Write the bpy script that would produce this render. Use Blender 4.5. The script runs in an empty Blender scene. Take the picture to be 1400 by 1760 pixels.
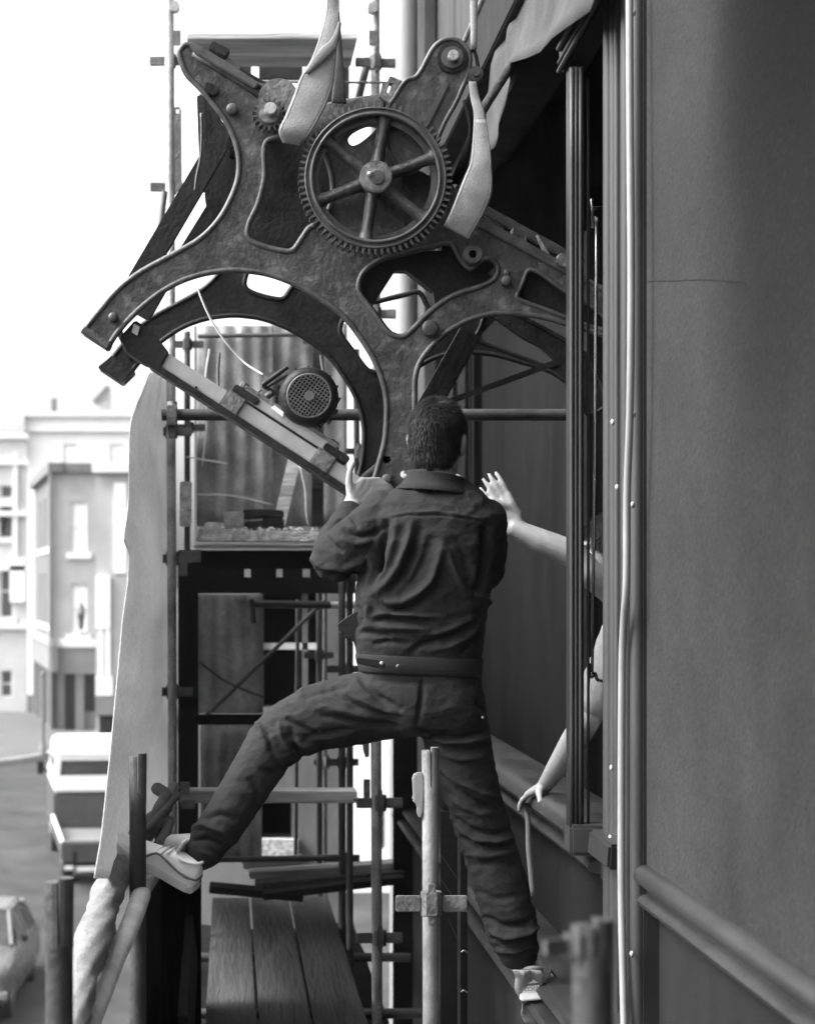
import bpy, bmesh, math, random
import numpy as np
from mathutils import Vector, Matrix, noise
from mathutils.geometry import tessellate_polygon
random.seed(7)
R = math.radians
SC = bpy.context.scene
COL = SC.collection

# ------------------------------------------------------------------ camera, sky, sun, exposure
CZ = 6.0                      # camera height above the street
FPX, VX, VY = 4200.0, 395.0, 1005.0   # focal length and vanishing point in photograph pixels (survey of the place)
cd = bpy.data.cameras.new('camera'); cam = bpy.data.objects.new('camera', cd); COL.objects.link(cam)
cam.location = (0, 0, CZ); cam.rotation_euler = (R(90), 0, 0)
cd.sensor_fit = 'VERTICAL'; cd.sensor_height = 36; cd.sensor_width = 28.6
cd.lens = FPX/1760*36
cd.shift_x = (700-VX)/1760; cd.shift_y = (VY-880)/1760
cd.clip_start = .1; cd.clip_end = 6000
cd.dof.use_dof = True; cd.dof.focus_distance = 7.4; cd.dof.aperture_fstop = 5.0
SC.camera = cam

SUN_EL, SUN_AZ = R(46), R(-96)      # high soft sun to the left and a little behind, veiled by cloud
world = bpy.data.worlds.new('World'); SC.world = world; world.use_nodes = True
nt = world.node_tree; nt.nodes.clear()
sky = nt.nodes.new('ShaderNodeTexSky'); sky.sky_type = 'NISHITA'; sky.sun_disc = False
sky.sun_elevation = SUN_EL; sky.sun_rotation = SUN_AZ
sky.air_density = 1.0; sky.dust_density = 6.0; sky.ozone_density = 1.0
bw = nt.nodes.new('ShaderNodeRGBToBW')          # black and white film
bg = nt.nodes.new('ShaderNodeBackground'); bg.inputs['Strength'].default_value = .15
wo = nt.nodes.new('ShaderNodeOutputWorld')
nt.links.new(sky.outputs[0], bw.inputs[0]); nt.links.new(bw.outputs[0], bg.inputs['Color']); nt.links.new(bg.outputs[0], wo.inputs[0])
sl = bpy.data.lights.new('sun', 'SUN'); sl.energy = .55; sl.angle = R(30); sl.color = (1, 1, 1)
sun = bpy.data.objects.new('sun', sl); COL.objects.link(sun)
sd = Vector((math.sin(SUN_AZ)*math.cos(SUN_EL), math.cos(SUN_AZ)*math.cos(SUN_EL), math.sin(SUN_EL)))
sun.rotation_euler = sd.to_track_quat('Z', 'Y').to_euler(); sun.location = (0, 0, 40)
SC.view_settings.view_transform = 'Standard'; SC.view_settings.look = 'None'
SC.view_settings.gamma = 1; SC.view_settings.use_curve_mapping = False
SC.view_settings.exposure = 2.35

# ------------------------------------------------------------------ helpers
def P(px, py, s, dy=0.0):
    """Surveyed point: s = pixels per metre at its distance; gives real X, Y, Z (metres)."""
    return Vector(((px-VX)/s, FPX/s+dy, (VY-py)/s+CZ))
def S(Y): return FPX/Y
def PX(px, py, X):          # the point of the wall plane X seen there
    s = (px-VX)/X
    return P(px, py, s)

class MB:
    def __init__(m): m.v = []; m.f = []
    def add(m, vs, fs):
        o = len(m.v); m.v += [Vector(x) for x in vs]; m.f += [tuple(i+o for i in f) for f in fs]; return m
    def box(m, a, b):
        x0, y0, z0 = [min(p, q) for p, q in zip(a, b)]; x1, y1, z1 = [max(p, q) for p, q in zip(a, b)]
        return m.add([(x0,y0,z0),(x1,y0,z0),(x1,y1,z0),(x0,y1,z0),(x0,y0,z1),(x1,y0,z1),(x1,y1,z1),(x0,y1,z1)],
              [(0,3,2,1),(4,5,6,7),(0,1,5,4),(1,2,6,5),(2,3,7,6),(3,0,4,7)])
    def obox(m, c, ax, ay, az):       # centre and three half axes
        c, ax, ay, az = map(Vector, (c, ax, ay, az))
        vs = [c+ax*i+ay*j+az*k for k in (-1,1) for (i,j) in ((-1,-1),(1,-1),(1,1),(-1,1))]
        return m.add(vs, [(0,3,2,1),(4,5,6,7),(0,1,5,4),(1,2,6,5),(2,3,7,6),(3,0,4,7)])
    def beam(m, a, b, w, h, up=(0,0,1)):
        a, b = Vector(a), Vector(b); d = (b-a); ax = d/2; dn = d.normalized(); up = Vector(up)
        side = dn.cross(up).normalized(); u = side.cross(dn).normalized()
        return m.obox((a+b)/2, ax, side*w/2, u*h/2)
    def tube(m, pts, rad, n=14, cap=True, closed=False):
        pts = [Vector(p) for p in pts]; N = len(pts)
        if not hasattr(rad, '__len__'): rad = [rad]*N
        if closed: T = [(pts[(i+1)%N]-pts[i-1]).normalized() for i in range(N)]
        else: T = [(pts[min(i+1,N-1)]-pts[max(i-1,0)]).normalized() for i in range(N)]
        ref = Vector((0,0,1)) if abs(T[0].z) < .9 else Vector((0,1,0))
        nrm = (ref - T[0]*ref.dot(T[0])).normalized(); o = len(m.v); vs = []
        for i in range(N):
            nrm = (nrm - T[i]*nrm.dot(T[i]))
            nrm = nrm.normalized() if nrm.length > 1e-6 else T[i].orthogonal().normalized()
            bn = T[i].cross(nrm)
            for k in range(n):
                a = 2*math.pi*k/n; vs.append(pts[i]+(nrm*math.cos(a)+bn*math.sin(a))*rad[i])
        fs = []
        for i in range(N if closed else N-1):
            j = (i+1) % N
            for k in range(n): fs.append((i*n+k, i*n+(k+1)%n, j*n+(k+1)%n, j*n+k))
        if cap and not closed:
            fs.append(tuple(range(n))[::-1]); fs.append(tuple((N-1)*n+k for k in range(n)))
        return m.add(vs, fs)
    def cyl(m, a, b, r, n=20): return m.tube([a, b], r, n)
    def cap_limb(m, pts, rad, n=14):      # rounded ends, for bodies
        pts = [Vector(p) for p in pts]; m.tube(pts, rad, n)
        for p, r in zip(pts, rad): m.sph(p, r, r, r, n, n//2+2)
        return m
    def sph(m, c, rx, ry, rz, n=16, k=10, rot=None):
        c = Vector(c); vs = []; fs = []
        vs.append(Vector((0,0,rz)))
        for i in range(1, k):
            t = math.pi*i/k
            for j in range(n):
                a = 2*math.pi*j/n; vs.append(Vector((rx*math.sin(t)*math.cos(a), ry*math.sin(t)*math.sin(a), rz*math.cos(t))))
        vs.append(Vector((0,0,-rz)))
        if rot is not None: vs = [rot @ v for v in vs]
        for j in range(n): fs.append((0, 1+j, 1+(j+1)%n))
        for i in range(k-2):
            for j in range(n): fs.append((1+i*n+j, 1+(i+1)*n+j, 1+(i+1)*n+(j+1)%n, 1+i*n+(j+1)%n))
        L = len(vs)-1
        for j in range(n): fs.append((L, 1+(k-2)*n+(j+1)%n, 1+(k-2)*n+j))
        return m.add([v+c for v in vs], fs)
    def loft(m, rings, cap=True, closed=True):
        n = len(rings[0]); vs = [p for r in rings for p in r]; fs = []
        for i in range(len(rings)-1):
            for k in range(n if closed else n-1): fs.append((i*n+k, i*n+(k+1)%n, (i+1)*n+(k+1)%n, (i+1)*n+k))
        if cap and closed: fs.append(tuple(range(n))[::-1]); fs.append(tuple((len(rings)-1)*n+k for k in range(n)))
        return m.add(vs, fs)
    def prism(m, outer, holes, mapf, d0, d1):
        """flat outline (with holes) given thickness; mapf(u, v, d) -> point"""
        polys = [outer]+list(holes); flat = [p for q in polys for p in q]
        tri = tessellate_polygon([[Vector((p[0], p[1], 0)) for p in q] for q in polys]); n = len(flat)
        vs = [mapf(p[0], p[1], d0) for p in flat]+[mapf(p[0], p[1], d1) for p in flat]
        fs = []
        for t in tri: fs.append(tuple(t)); fs.append(tuple(i+n for i in t[::-1]))
        o = 0
        for q in polys:
            k = len(q)
            for i in range(k):
                j = (i+1) % k; fs.append((o+i, o+j, n+o+j, n+o+i))
            o += k
        return m.add(vs, fs)
    def sheet(m, grid, th):          # grid[i][j] points -> sheet of thickness th
        ni, nj = len(grid), len(grid[0]); top = []; bot = []
        for i in range(ni):
            for j in range(nj):
                a = Vector(grid[min(i+1,ni-1)][j])-Vector(grid[max(i-1,0)][j]); b = Vector(grid[i][min(j+1,nj-1)])-Vector(grid[i][max(j-1,0)])
                nn = a.cross(b); nn = nn.normalized() if nn.length > 1e-9 else Vector((0,1,0))
                top.append(Vector(grid[i][j])+nn*th/2); bot.append(Vector(grid[i][j])-nn*th/2)
        n = ni*nj; fs = []
        for i in range(ni-1):
            for j in range(nj-1):
                a, b, c, d = i*nj+j, i*nj+j+1, (i+1)*nj+j+1, (i+1)*nj+j
                fs += [(a,b,c,d), (n+d,n+c,n+b,n+a)]
        edge = [(0,j) for j in range(nj)]+[(i,nj-1) for i in range(1,ni)]+[(ni-1,j) for j in range(nj-2,-1,-1)]+[(i,0) for i in range(ni-2,0,-1)]
        for k in range(len(edge)):
            a = edge[k][0]*nj+edge[k][1]; q = edge[(k+1)%len(edge)]; b = q[0]*nj+q[1]
            fs.append((b, a, n+a, n+b))
        return m.add(top+bot, fs)

def mesh_of(name, m, smooth=False, fix=True, bevel=0):
    me = bpy.data.meshes.new(name); me.from_pydata([tuple(v) for v in m.v], [], m.f)
    if fix or bevel:
        b = bmesh.new(); b.from_mesh(me)
        bmesh.ops.recalc_face_normals(b, faces=b.faces[:])
        if bevel:
            es = [e for e in b.edges if len(e.link_faces) == 2 and e.calc_face_angle(0) > .6]
            bmesh.ops.bevel(b, geom=es, offset=bevel, segments=2, affect='EDGES', clamp_overlap=True)
        b.to_mesh(me); b.free()
    if smooth:
        me.polygons.foreach_set('use_smooth', [True]*len(me.polygons))
        if smooth is not True:
            me.set_sharp_from_angle(angle=R(smooth))
    return me
def tag(o, label=None, cat=None, group=None, kind=None):
    if label: o['label'] = label
    if cat: o['category'] = cat
    if group: o['group'] = group
    if kind: o['kind'] = kind
    return o
def link(o, parent=None):
    COL.objects.link(o)
    if parent is not None:
        o.parent = parent
        o.matrix_parent_inverse = Matrix.Translation(-Vector(parent.location)) if parent.type == 'EMPTY' else Matrix.Identity(4)
    return o
def obj(name, m, mat, parent=None, smooth=False, bevel=0, **k):
    me = m if isinstance(m, bpy.types.Mesh) else mesh_of(name, m, smooth, True, bevel)
    if mat is not None and not me.materials: me.materials.append(mat)
    o = bpy.data.objects.new(name, me); link(o, parent); return tag(o, **k)
def empty(name, loc, label, cat, group=None):
    o = bpy.data.objects.new(name, None); COL.objects.link(o); o.location = loc; o.empty_display_size = .1
    return tag(o, label, cat, group)
def cr(pts, n=6, closed=False):       # smooth curve through points
    pts = [Vector(p) for p in pts]; N = len(pts); out = []
    for i in range(N if closed else N-1):
        p0 = pts[i-1] if (i > 0 or closed) else pts[0]*2-pts[1]
        p1, p2 = pts[i], pts[(i+1)%N]
        p3 = pts[(i+2)%N] if (closed or i+2 < N) else p2*2-p1
        for k in range(n):
            t = k/n
            out.append(.5*((2*p1)+(p2-p0)*t+(2*p0-5*p1+4*p2-p3)*t*t+(3*p1-p0-3*p2+p3)*t**3))
    if not closed: out.append(pts[-1])
    return out
def cr2(pts, n=5, closed=True): return [(p.x, p.y) for p in cr([(a, b, 0) for a, b in pts], n, closed)]

# ------------------------------------------------------------------ materials (greys: black and white photograph)
def mat(name, g, rough=.6, var=.25, scale=6., metal=0., bump=.15, bscale=40., stretch=(1,1,1), spots=0., trans=0., detail=6., spec=.5, stain=0., grain=.0, gsc=170.):
    m = bpy.data.materials.new(name); m.use_nodes = True; t = m.node_tree; N = t.nodes; L = t.links
    b = N['Principled BSDF']; b.inputs['Roughness'].default_value = rough; b.inputs['Metallic'].default_value = metal
    b.inputs['Specular IOR Level'].default_value = spec
    tc = N.new('ShaderNodeTexCoord'); mp = N.new('ShaderNodeMapping'); mp.inputs['Scale'].default_value = stretch
    L.new(tc.outputs['Object'], mp.inputs[0])
    n1 = N.new('ShaderNodeTexNoise'); n1.inputs['Scale'].default_value = scale; n1.inputs['Detail'].default_value = detail; n1.inputs['Roughness'].default_value = .65
    L.new(mp.outputs[0], n1.inputs['Vector'])
    mr = N.new('ShaderNodeMapRange'); mr.inputs[1].default_value = .3; mr.inputs[2].default_value = .7
    mr.inputs[3].default_value = g*(1-var); mr.inputs[4].default_value = g*(1+var)
    L.new(n1.outputs['Fac'], mr.inputs[0]); out = mr.outputs[0]
    if spots or stain:
        n2 = N.new('ShaderNodeTexNoise'); n2.inputs['Scale'].default_value = scale*(.35 if stain else 2.7); n2.inputs['Detail'].default_value = 8
        L.new(mp.outputs[0], n2.inputs['Vector'])
        r2 = N.new('ShaderNodeMapRange'); r2.inputs[1].default_value = .52; r2.inputs[2].default_value = .66
        r2.inputs[3].default_value = 1; r2.inputs[4].default_value = (1+spots) if spots else (1-stain); L.new(n2.outputs['Fac'], r2.inputs[0])
        mu = N.new('ShaderNodeMath'); mu.operation = 'MULTIPLY'; L.new(out, mu.inputs[0]); L.new(r2.outputs[0], mu.inputs[1]); out = mu.outputs[0]
    if grain:                       # fine speckle: weave, dust, pitted paint
        n4 = N.new('ShaderNodeTexNoise'); n4.inputs['Scale'].default_value = gsc; n4.inputs['Detail'].default_value = 3; n4.inputs['Roughness'].default_value = .7
        L.new(tc.outputs['Object'], n4.inputs['Vector'])
        r4 = N.new('ShaderNodeMapRange'); r4.inputs[1].default_value = .3; r4.inputs[2].default_value = .7; r4.inputs[3].default_value = 1-grain; r4.inputs[4].default_value = 1+grain
        L.new(n4.outputs['Fac'], r4.inputs[0]); m4 = N.new('ShaderNodeMath'); m4.operation = 'MULTIPLY'; L.new(out, m4.inputs[0]); L.new(r4.outputs[0], m4.inputs[1]); out = m4.outputs[0]
    L.new(out, b.inputs['Base Color'])
    n3 = N.new('ShaderNodeTexNoise'); n3.inputs['Scale'].default_value = bscale; n3.inputs['Detail'].default_value = 8
    L.new(mp.outputs[0], n3.inputs['Vector'])
    rr = N.new('ShaderNodeMapRange'); rr.inputs[1].default_value = .3; rr.inputs[2].default_value = .7
    rr.inputs[3].default_value = max(.05, rough-.12); rr.inputs[4].default_value = min(1, rough+.12)
    L.new(n1.outputs['Fac'], rr.inputs[0]); L.new(rr.outputs[0], b.inputs['Roughness'])
    bp = N.new('ShaderNodeBump'); bp.inputs['Strength'].default_value = bump; bp.inputs['Distance'].default_value = .01
    L.new(n3.outputs['Fac'], bp.inputs['Height']); L.new(bp.outputs[0], b.inputs['Normal'])
    if trans:
        tr = N.new('ShaderNodeBsdfTranslucent'); L.new(out, tr.inputs['Color']); mx = N.new('ShaderNodeMixShader'); mx.inputs[0].default_value = trans
        L.new(b.outputs[0], mx.inputs[1]); L.new(tr.outputs[0], mx.inputs[2]); L.new(mx.outputs[0], N['Material Output'].inputs[0])
    return m
M = dict(
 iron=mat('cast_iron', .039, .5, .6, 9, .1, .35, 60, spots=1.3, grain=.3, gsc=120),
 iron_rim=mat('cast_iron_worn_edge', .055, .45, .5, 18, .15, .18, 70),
 iron_dark=mat('oily_shaded_iron', .009, .5, .5, 9, .05, .3, 60, spec=.3),  # oily iron; also carries painted shade of pocket web and bar underside
 iron_pale=mat('rusted_plate', .10, .65, .6, 18, 0, .6, 60, spots=.5),
 steel=mat('bright_steel', .42, .3, .3, 18, .6, .2, 80),
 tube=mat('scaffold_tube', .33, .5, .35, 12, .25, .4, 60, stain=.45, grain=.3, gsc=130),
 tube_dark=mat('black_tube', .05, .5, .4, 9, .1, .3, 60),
 coupler=mat('coupler_forging', .11, .6, .5, 20, .2, .6, 70),
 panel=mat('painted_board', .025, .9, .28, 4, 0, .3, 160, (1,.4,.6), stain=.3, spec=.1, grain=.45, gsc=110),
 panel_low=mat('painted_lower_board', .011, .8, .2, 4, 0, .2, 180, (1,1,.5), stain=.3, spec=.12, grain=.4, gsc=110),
 panel_far=mat('far_board', .0075, .95, .35, 6, 0, .2, 160, (1,1,.4), stain=.35, spec=.05, grain=.5, gsc=90),  # shade of the recess is put into this near-black board colour
 riser=mat('stall_riser_paint', .05, .8, .2, 5, 0, .12, 160, (1,1,.3), stain=.2, spec=.1),
 paint=mat('frame_paint', .014, .45, .15, 7, 0, .08, 120, (1,1,.3), spec=.3),
 paint_lt=mat('sill_paint', .02, .4, .2, 7, 0, .12, 90, (1,.4,1), spec=.4, stain=.3),
 paint_mid=mat('lit_bead_paint', .032, .42, .2, 7, 0, .08, 120, (1,1,.3), spec=.4, stain=.2),  # lit moulding edges put into a lighter frame colour
 black=mat('dark_paint', .01, .7, .4, 6, spec=.15),
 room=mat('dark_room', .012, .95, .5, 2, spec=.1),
 brass=mat('polished_rod', .6, .18, .1, 20, .9, .05, 60),
 cable=mat('pale_cable', .22, .4, .12, 10, 0, .05, 60),
 wood=mat('scaffold_board_wood', .05, .9, .4, 9, 0, .7, 60, (1,.06,1), stain=.5, spec=.1, grain=.4, gsc=90),
 wood_x=mat('cross_board_wood', .5, .9, .6, 8, 0, .9, 50, (.12,1,1), stain=.5, spec=.1),
 wood_dk=mat('dark_board_wood', .03, .9, .55, 7, 0, .8, 40, (.3,.12,1), stain=.5, spec=.1),
 mortar=mat('cement_crust', .42, .95, .6, 34, 0, 1., 90),
 brick=mat('rubble_brick', .22, .95, .5, 24, 0, .8, 90),
 hessian=mat('hessian_sheet', .48, .95, .10, 6, 0, .5, 120, (1,.09,1), trans=.5, stain=.14, grain=.3, gsc=70),
 sheet_dk=mat('black_shade_sheet', .006, .85, .4, 5, 0, .2, 50, spec=.1),
 poly=mat('dusty_polythene', .27, .45, .5, 5, 0, .6, 12, (1,1,.9), trans=.35, stain=.4, grain=.2, gsc=60),
 canvas=mat('canvas', .3, .9, .2, 5, 0, .25, 120, trans=.2, stain=.2),
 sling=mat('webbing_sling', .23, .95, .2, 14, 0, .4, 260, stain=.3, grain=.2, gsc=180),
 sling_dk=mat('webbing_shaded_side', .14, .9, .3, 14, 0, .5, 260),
 channel=mat('bright_channel', .34, .5, .16, 10, .1, .1, 80, stain=.25),
 motor=mat('motor_enamel', .012, .45, .4, 12, 0, .3, 60, spec=.25),
 guard=mat('fan_guard_wire', .1, .45, .3, 20, .3, .1, 60),
 jacket=mat('twill_jacket', .0155, .9, .28, 10, 0, .3, 240, spec=.18, stain=.2, grain=.25, gsc=190),
 trouser=mat('denim_trousers', .018, .9, .32, 10, 0, .3, 240, spec=.18, stain=.2, grain=.28, gsc=190),
 skin=mat('skin', .26, .5, .12, 40, 0, .08, 160),
 hair=mat('dark_hair', .009, .6, .4, 40, 0, .1, 100, spec=.15),
 shoe=mat('white_shoe_leather', .72, .5, .08, 14, 0, .12, 120),
 shoe_gr=mat('shoe_grey_trim', .12, .6, .15, 14),
 sole=mat('shoe_sole', .5, .7, .15, 20),
 shirt=mat('work_shirt', .2, .9, .15, 30, 0, .2, 500),
 eye=mat('eye', .5, .2, .05),
 stone=mat('rough_stone', .06, .95, .35, 6, 0, .8, 25, (1,1,.3), stain=.5, spec=.1),
 pipe=mat('drain_pipe', .22, .45, .2, 7, 0, .15, 40, (1,1,.2)),
 asphalt=mat('asphalt', .045, .95, .35, 1.2, 0, .4, 60, stain=-.3, spec=.1),
 paving=mat('paving', .1, .95, .2, 1., 0, .2, 30, spec=.1),
 kerb=mat('kerbstone', .3, .9, .2, 2),
 white=mat('white_render', .8, .9, .05, 1.5, 0, .1, 20),
 bwall=mat('pale_brickwork', .36, .95, .14, 1.2, 0, .3, 20, stain=.12),
 bwall2=mat('cream_stucco', .5, .9, .1, 1.2, 0, .2, 20),
 canvas_top=mat('grey_canvas_awning', .075, .95, .25, 5, 0, .4, 120, trans=.15, stain=.3, spec=.1, grain=.25),
 tube_mid=mat('dark_grey_tube', .035, .55, .4, 9, .1, .3, 60, spec=.3),
 rail_pale=mat('pale_tube', .6, .6, .2, 9, 0, .3, 60, stain=.3, grain=.2),  # paler than the other tubes
 tube_half=mat('dull_tube', .2, .55, .3, 10, .15, .3, 60, stain=.3, grain=.15),
 paint_hi=mat('pale_bead_paint', .25, .4, .15, 6),
 fascia=mat('shop_fascia_paint', .15, .6, .12, 1.5),
 trim=mat('pale_trim', .68, .8, .06, 3),
 brick_darkened=mat('darkened_side_brickwork', .13, .95, .2, 1.2, 0, .2, 20, spec=.1),  # shade put into the colour to offset sun on the left face
 canvas_dk=mat('grey_canvas', .15, .95, .3, 9, 0, .5, 160, stain=.3, grain=.3, gsc=120),
 slate=mat('slate', .12, .8, .2, 3),
 shopdark=mat('shop_glass', .02, .6, .3, 1., spec=.1),
 winglass=mat('window_glass', .06, .35, .3, 1.5, spec=.25),
 blind=mat('window_blind', .85, .8, .03, 4),
 carpaint=mat('silver_car_paint', .09, .3, .1, 3, .2, .02, 20),
 whitepaint=mat('white_vehicle_paint', .85, .35, .03, 4, 0, .02, 20),
 darkpaint=mat('dark_vehicle_paint', .06, .4, .2, 6),
 rubber=mat('tyre_rubber', .02, .8, .3, 20),
 chrome=mat('chrome', .7, .12, .05, 10, 1, 0, 20),
 carglass=mat('car_glass', .03, .2, .2, 4, spec=.3),
 lamp=mat('lamp_glass', .7, .1, .05, 10),
 rear=mat('soot_wall', .13, .9, .35, 2.5, 0, .4, 14, (1,1,.4), stain=.35),
 cord=mat('white_cord', .55, .8, .1, 30), cordd=mat('black_cord', .02, .5, .1, 30),
)

# ------------------------------------------------------------------ ground
_zy = [(-3000,-6.05),(20,-6.02),(32,-6.0),(36,-5.88),(41,-5.35),(47,-4.75),(52,-4.55),(60,-4.6),(75,-5.05),(92,-5.55),(120,-5.9),(6000,-6.1)]
def zg(y):
    for (a, za), (b, zb) in zip(_zy, _zy[1:]):
        if a <= y <= b:
            t = (y-a)/(b-a); t = t*t*(3-2*t) if b-a < 50 else t
            return za+(zb-za)*t+CZ
    return 0.
ys = [-60,-20,0,10]+[20+i*1.5 for i in range(80)]+[150,200,400,1000,4000]; xs = [-3000,-300,-60,-30,-15,-10,-6,-3,0,3,10,60,300,3000]
m = MB(); m.add([(x, y, zg(y)) for y in ys for x in xs], [(i*len(xs)+j, i*len(xs)+j+1, (i+1)*len(xs)+j+1, (i+1)*len(xs)+j) for i in range(len(ys)-1) for j in range(len(xs)-1)])
obj('road', m, M['asphalt'], kind='structure', smooth=True)
def slab(name, outline, h, mt):
    pts = [Vector((x, y, 0)) for x, y in outline]; m = MB(); tri = tessellate_polygon([pts]); n = len(pts)
    vs = [(p.x, p.y, zg(p.y)+h) for p in pts]+[(p.x, p.y, zg(p.y)-.3) for p in pts]
    m.add(vs, [tuple(t) for t in tri]+[(i, (i+1)%n, n+(i+1)%n, n+i) for i in range(n)])
    return obj(name, m, mt, kind='structure')
# far footway on the corner, and the footway under the scaffold
fw = [(-6.1,62),(-5.6,64),(-5.2,68),(-5.0,75),(-4.2,90.4),(-5,90.9),(-6.4,91),(-8.5,108),(-14,112),(-14,76),(-9,66),(-7.2,62.5)]
slab('pavement', fw, .13, M['paving'])
slab('pavement.001', [(-1.6,-10),(-1.6,30),(.9,30),(.9,-10)], .13, M['paving'])
m = MB()
for (a, b) in zip(fw[:6], fw[1:6]):
    a = Vector((a[0], a[1], zg(a[1])+.07)); b = Vector((b[0], b[1], zg(b[1])+.07)); m.beam(a, b, .16, .15)
obj('kerb', m, M['kerb'], kind='structure')

# ------------------------------------------------------------------ the shop building on the right
Z = lambda zr: zr+CZ
shop = empty('shop_building', (2.5, 7, 0), 'dark panelled shop front with boarded windows and stone pier behind the scaffold', 'building')
def wall_prof(name, prof, y0, y1, mt, parent, **k):     # profile (X, zr) run along the front
    m = MB(); m.loft([[Vector((x, y, Z(z))) for x, z in prof] for y in (y0, y1)]); return obj(name, m, mt, parent, **k)
def bx(name, a, b, mt, parent=shop, bevel=0, **k):
    return obj(name, MB().box((a[0], a[1], Z(a[2])), (b[0], b[1], Z(b[2]))), mt, parent, bevel=bevel, **k)
bx('wall_panel', (1.068,1.0,-.76), (1.13,6.27,3.4), M['panel'], label='tall grey painted board beside the window frame')
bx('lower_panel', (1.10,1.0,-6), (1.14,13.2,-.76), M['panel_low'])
# joint pressed into the near board
m = MB(); m.tube(cr([PX(1102,484,1.0679), PX(1150,483,1.0679), PX(1210,481,1.0679), PX(1280,486,1.0679)], 5), .0012, 6)
obj('board_joint', m, M['panel_low'], shop)
post = bx('frame_post', (1.06,6.27,-6), (1.16,6.785,3.4), M['paint'])
for (y, x, r_) in ((6.755,1.052,.022), (6.705,1.056,.016), (6.67,1.058,.012), (6.46,1.052,.02), (6.35,1.055,.014), (6.30,1.052,.022)):
    obj('frame_moulding', MB().tube([(x,y,Z(-6+1.34*k)) for k in range(8)], r_, 14), M['paint_mid'], post, smooth=True)
for (px, py) in ((1088,712),(1052,726),(1087,868),(1060,838),(1088,22),(1050,1320),(1046,1600),(1085,1640),(1048,1440)):
    p = PX(px, py, 1.03); obj('screw', MB().sph(p, .006, .009, .009, 10, 6), M['steel'], post, smooth=True)
dado = [(1.13,-.715),(1.065,-.718),(1.05,-.722),(1.038,-.734),(1.034,-.75),(1.04,-.763),(1.062,-.768),(1.068,-.778),(1.068,-.792),(1.05,-.80),(1.044,-.811),(1.05,-.823),(1.08,-.832),(1.13,-.842)]
wall_prof('dado_rail', dado, 1.0, 6.275, M['paint_lt'], shop, smooth=40)
sill = [(1.2,-.690),(1.06,-.692),(1.03,-.70),(1.008,-.716),(1.0,-.738),(1.012,-.752),(1.05,-.757),(1.055,-.775),(1.055,-.788),(1.03,-.796),(1.022,-.808),(1.03,-.822),(1.07,-.832),(1.2,-.842)]
wall_prof('window_sill', sill, 6.99, 13.2, M['paint_lt'], shop, smooth=40)
bl = MB().add([PX(1012,1425,1.0), PX(1046,1452,1.0), PX(1043,1495,1.0), PX(1008,1468,1.0)]+[p+Vector((.16,0,0)) for p in (PX(1012,1425,1.0), PX(1046,1452,1.0), PX(1043,1495,1.0), PX(1008,1468,1.0))],
    [(0,1,2,3),(7,6,5,4),(0,4,5,1),(1,5,6,2),(2,6,7,3),(3,7,4,0)])
obj('sill_block', bl, M['paint_lt'], shop, bevel=.008)
bx('sill_back', (1.06,6.785,-.84), (1.2,7.0,-.715), M['paint'])
mul = bx('mullion', (.976,7.02,-.70), (1.016,7.1,1.49), M['paint'])
for (x, r_) in ((.981,.0065), (.993,.0055), (1.006,.0065)):
    obj('mullion_bead', MB().tube([(x,7.018,Z(-.70+.273*k)) for k in range(9)], r_, 12), M['paint_mid'], mul, smooth=True)
obj('mullion_bead', MB().tube([(1.033,7.05,Z(-.70+.27*k)) for k in range(9)], .004, 10), M['paint_mid'], mul, smooth=True)
obj('window_head', MB().beam((1.06,6.70,Z(1.665)), (.995,7.13,Z(1.535)), .075, .10), M['paint'], shop, bevel=.006)
for h_, r_ in ((-.045,.008), (-.02,.006), (.02,.009)): obj('head_bead', MB().tube([(1.018,6.70,Z(1.662+h_)), (.955,7.10,Z(1.536+h_))], r_, 10), M['paint_mid'], shop, smooth=True)
bx('mullion_base', (.97,6.98,-.775), (1.09,7.11,-.688), M['paint_mid'], bevel=.01)
bx('window_head', (1.06,7.13,1.87), (1.2,13.2,2.0), M['black'])
bx('fascia_board', (.975,2,2.0), (1.2,14.5,2.24), M['black'], bevel=.006)
bx('fascia_bead', (.962,2,2.242), (1.2,14.5,2.252), M['paint_hi'], bevel=.004)
bx('fascia_bead', (.968,2,2.262), (1.2,14.5,2.272), M['paint_hi'], bevel=.003)
bx('upper_wall', (1.12,1.0,2.28), (1.5,14.5,6.), M['stone'])
bx('upper_wall', (1.10,1.0,1.782), (1.3,6.785,2.0), M['panel_low'])
# locking rod of the narrow light
rod = MB().tube([P(1025,380,592), P(1024,520,592), P(1022,800,592), P(1019,1000,592), P(1017,1155,592)], .0045, 10)
rd = obj('locking_rod', rod, M['brass'], shop, smooth=True)
h = MB().tube([P(1016,342,592), P(1018,360,592), P(1017,392,592)], .004, 8); h.cyl(P(1017,358,592), P(1032,357,588), .005, 10); h.cyl(P(1025,372,592), P(1025,386,592), .006, 10)
obj('rod_keep', h, M['brass'], rd, smooth=True)
h = MB().tube(cr([P(1011,1140,592), P(1014,1160,592), P(1022,1158,592), P(1026,1168,590), P(1040,1172,585)], 4), .0055, 8); h.sph(P(1016,1160,592), .009, .009, .011); h.cyl(P(1013,1150,592), P(1010,1184,592), .004, 8)
obj('rod_handle', h, M['brass'], rd, smooth=True)
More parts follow.
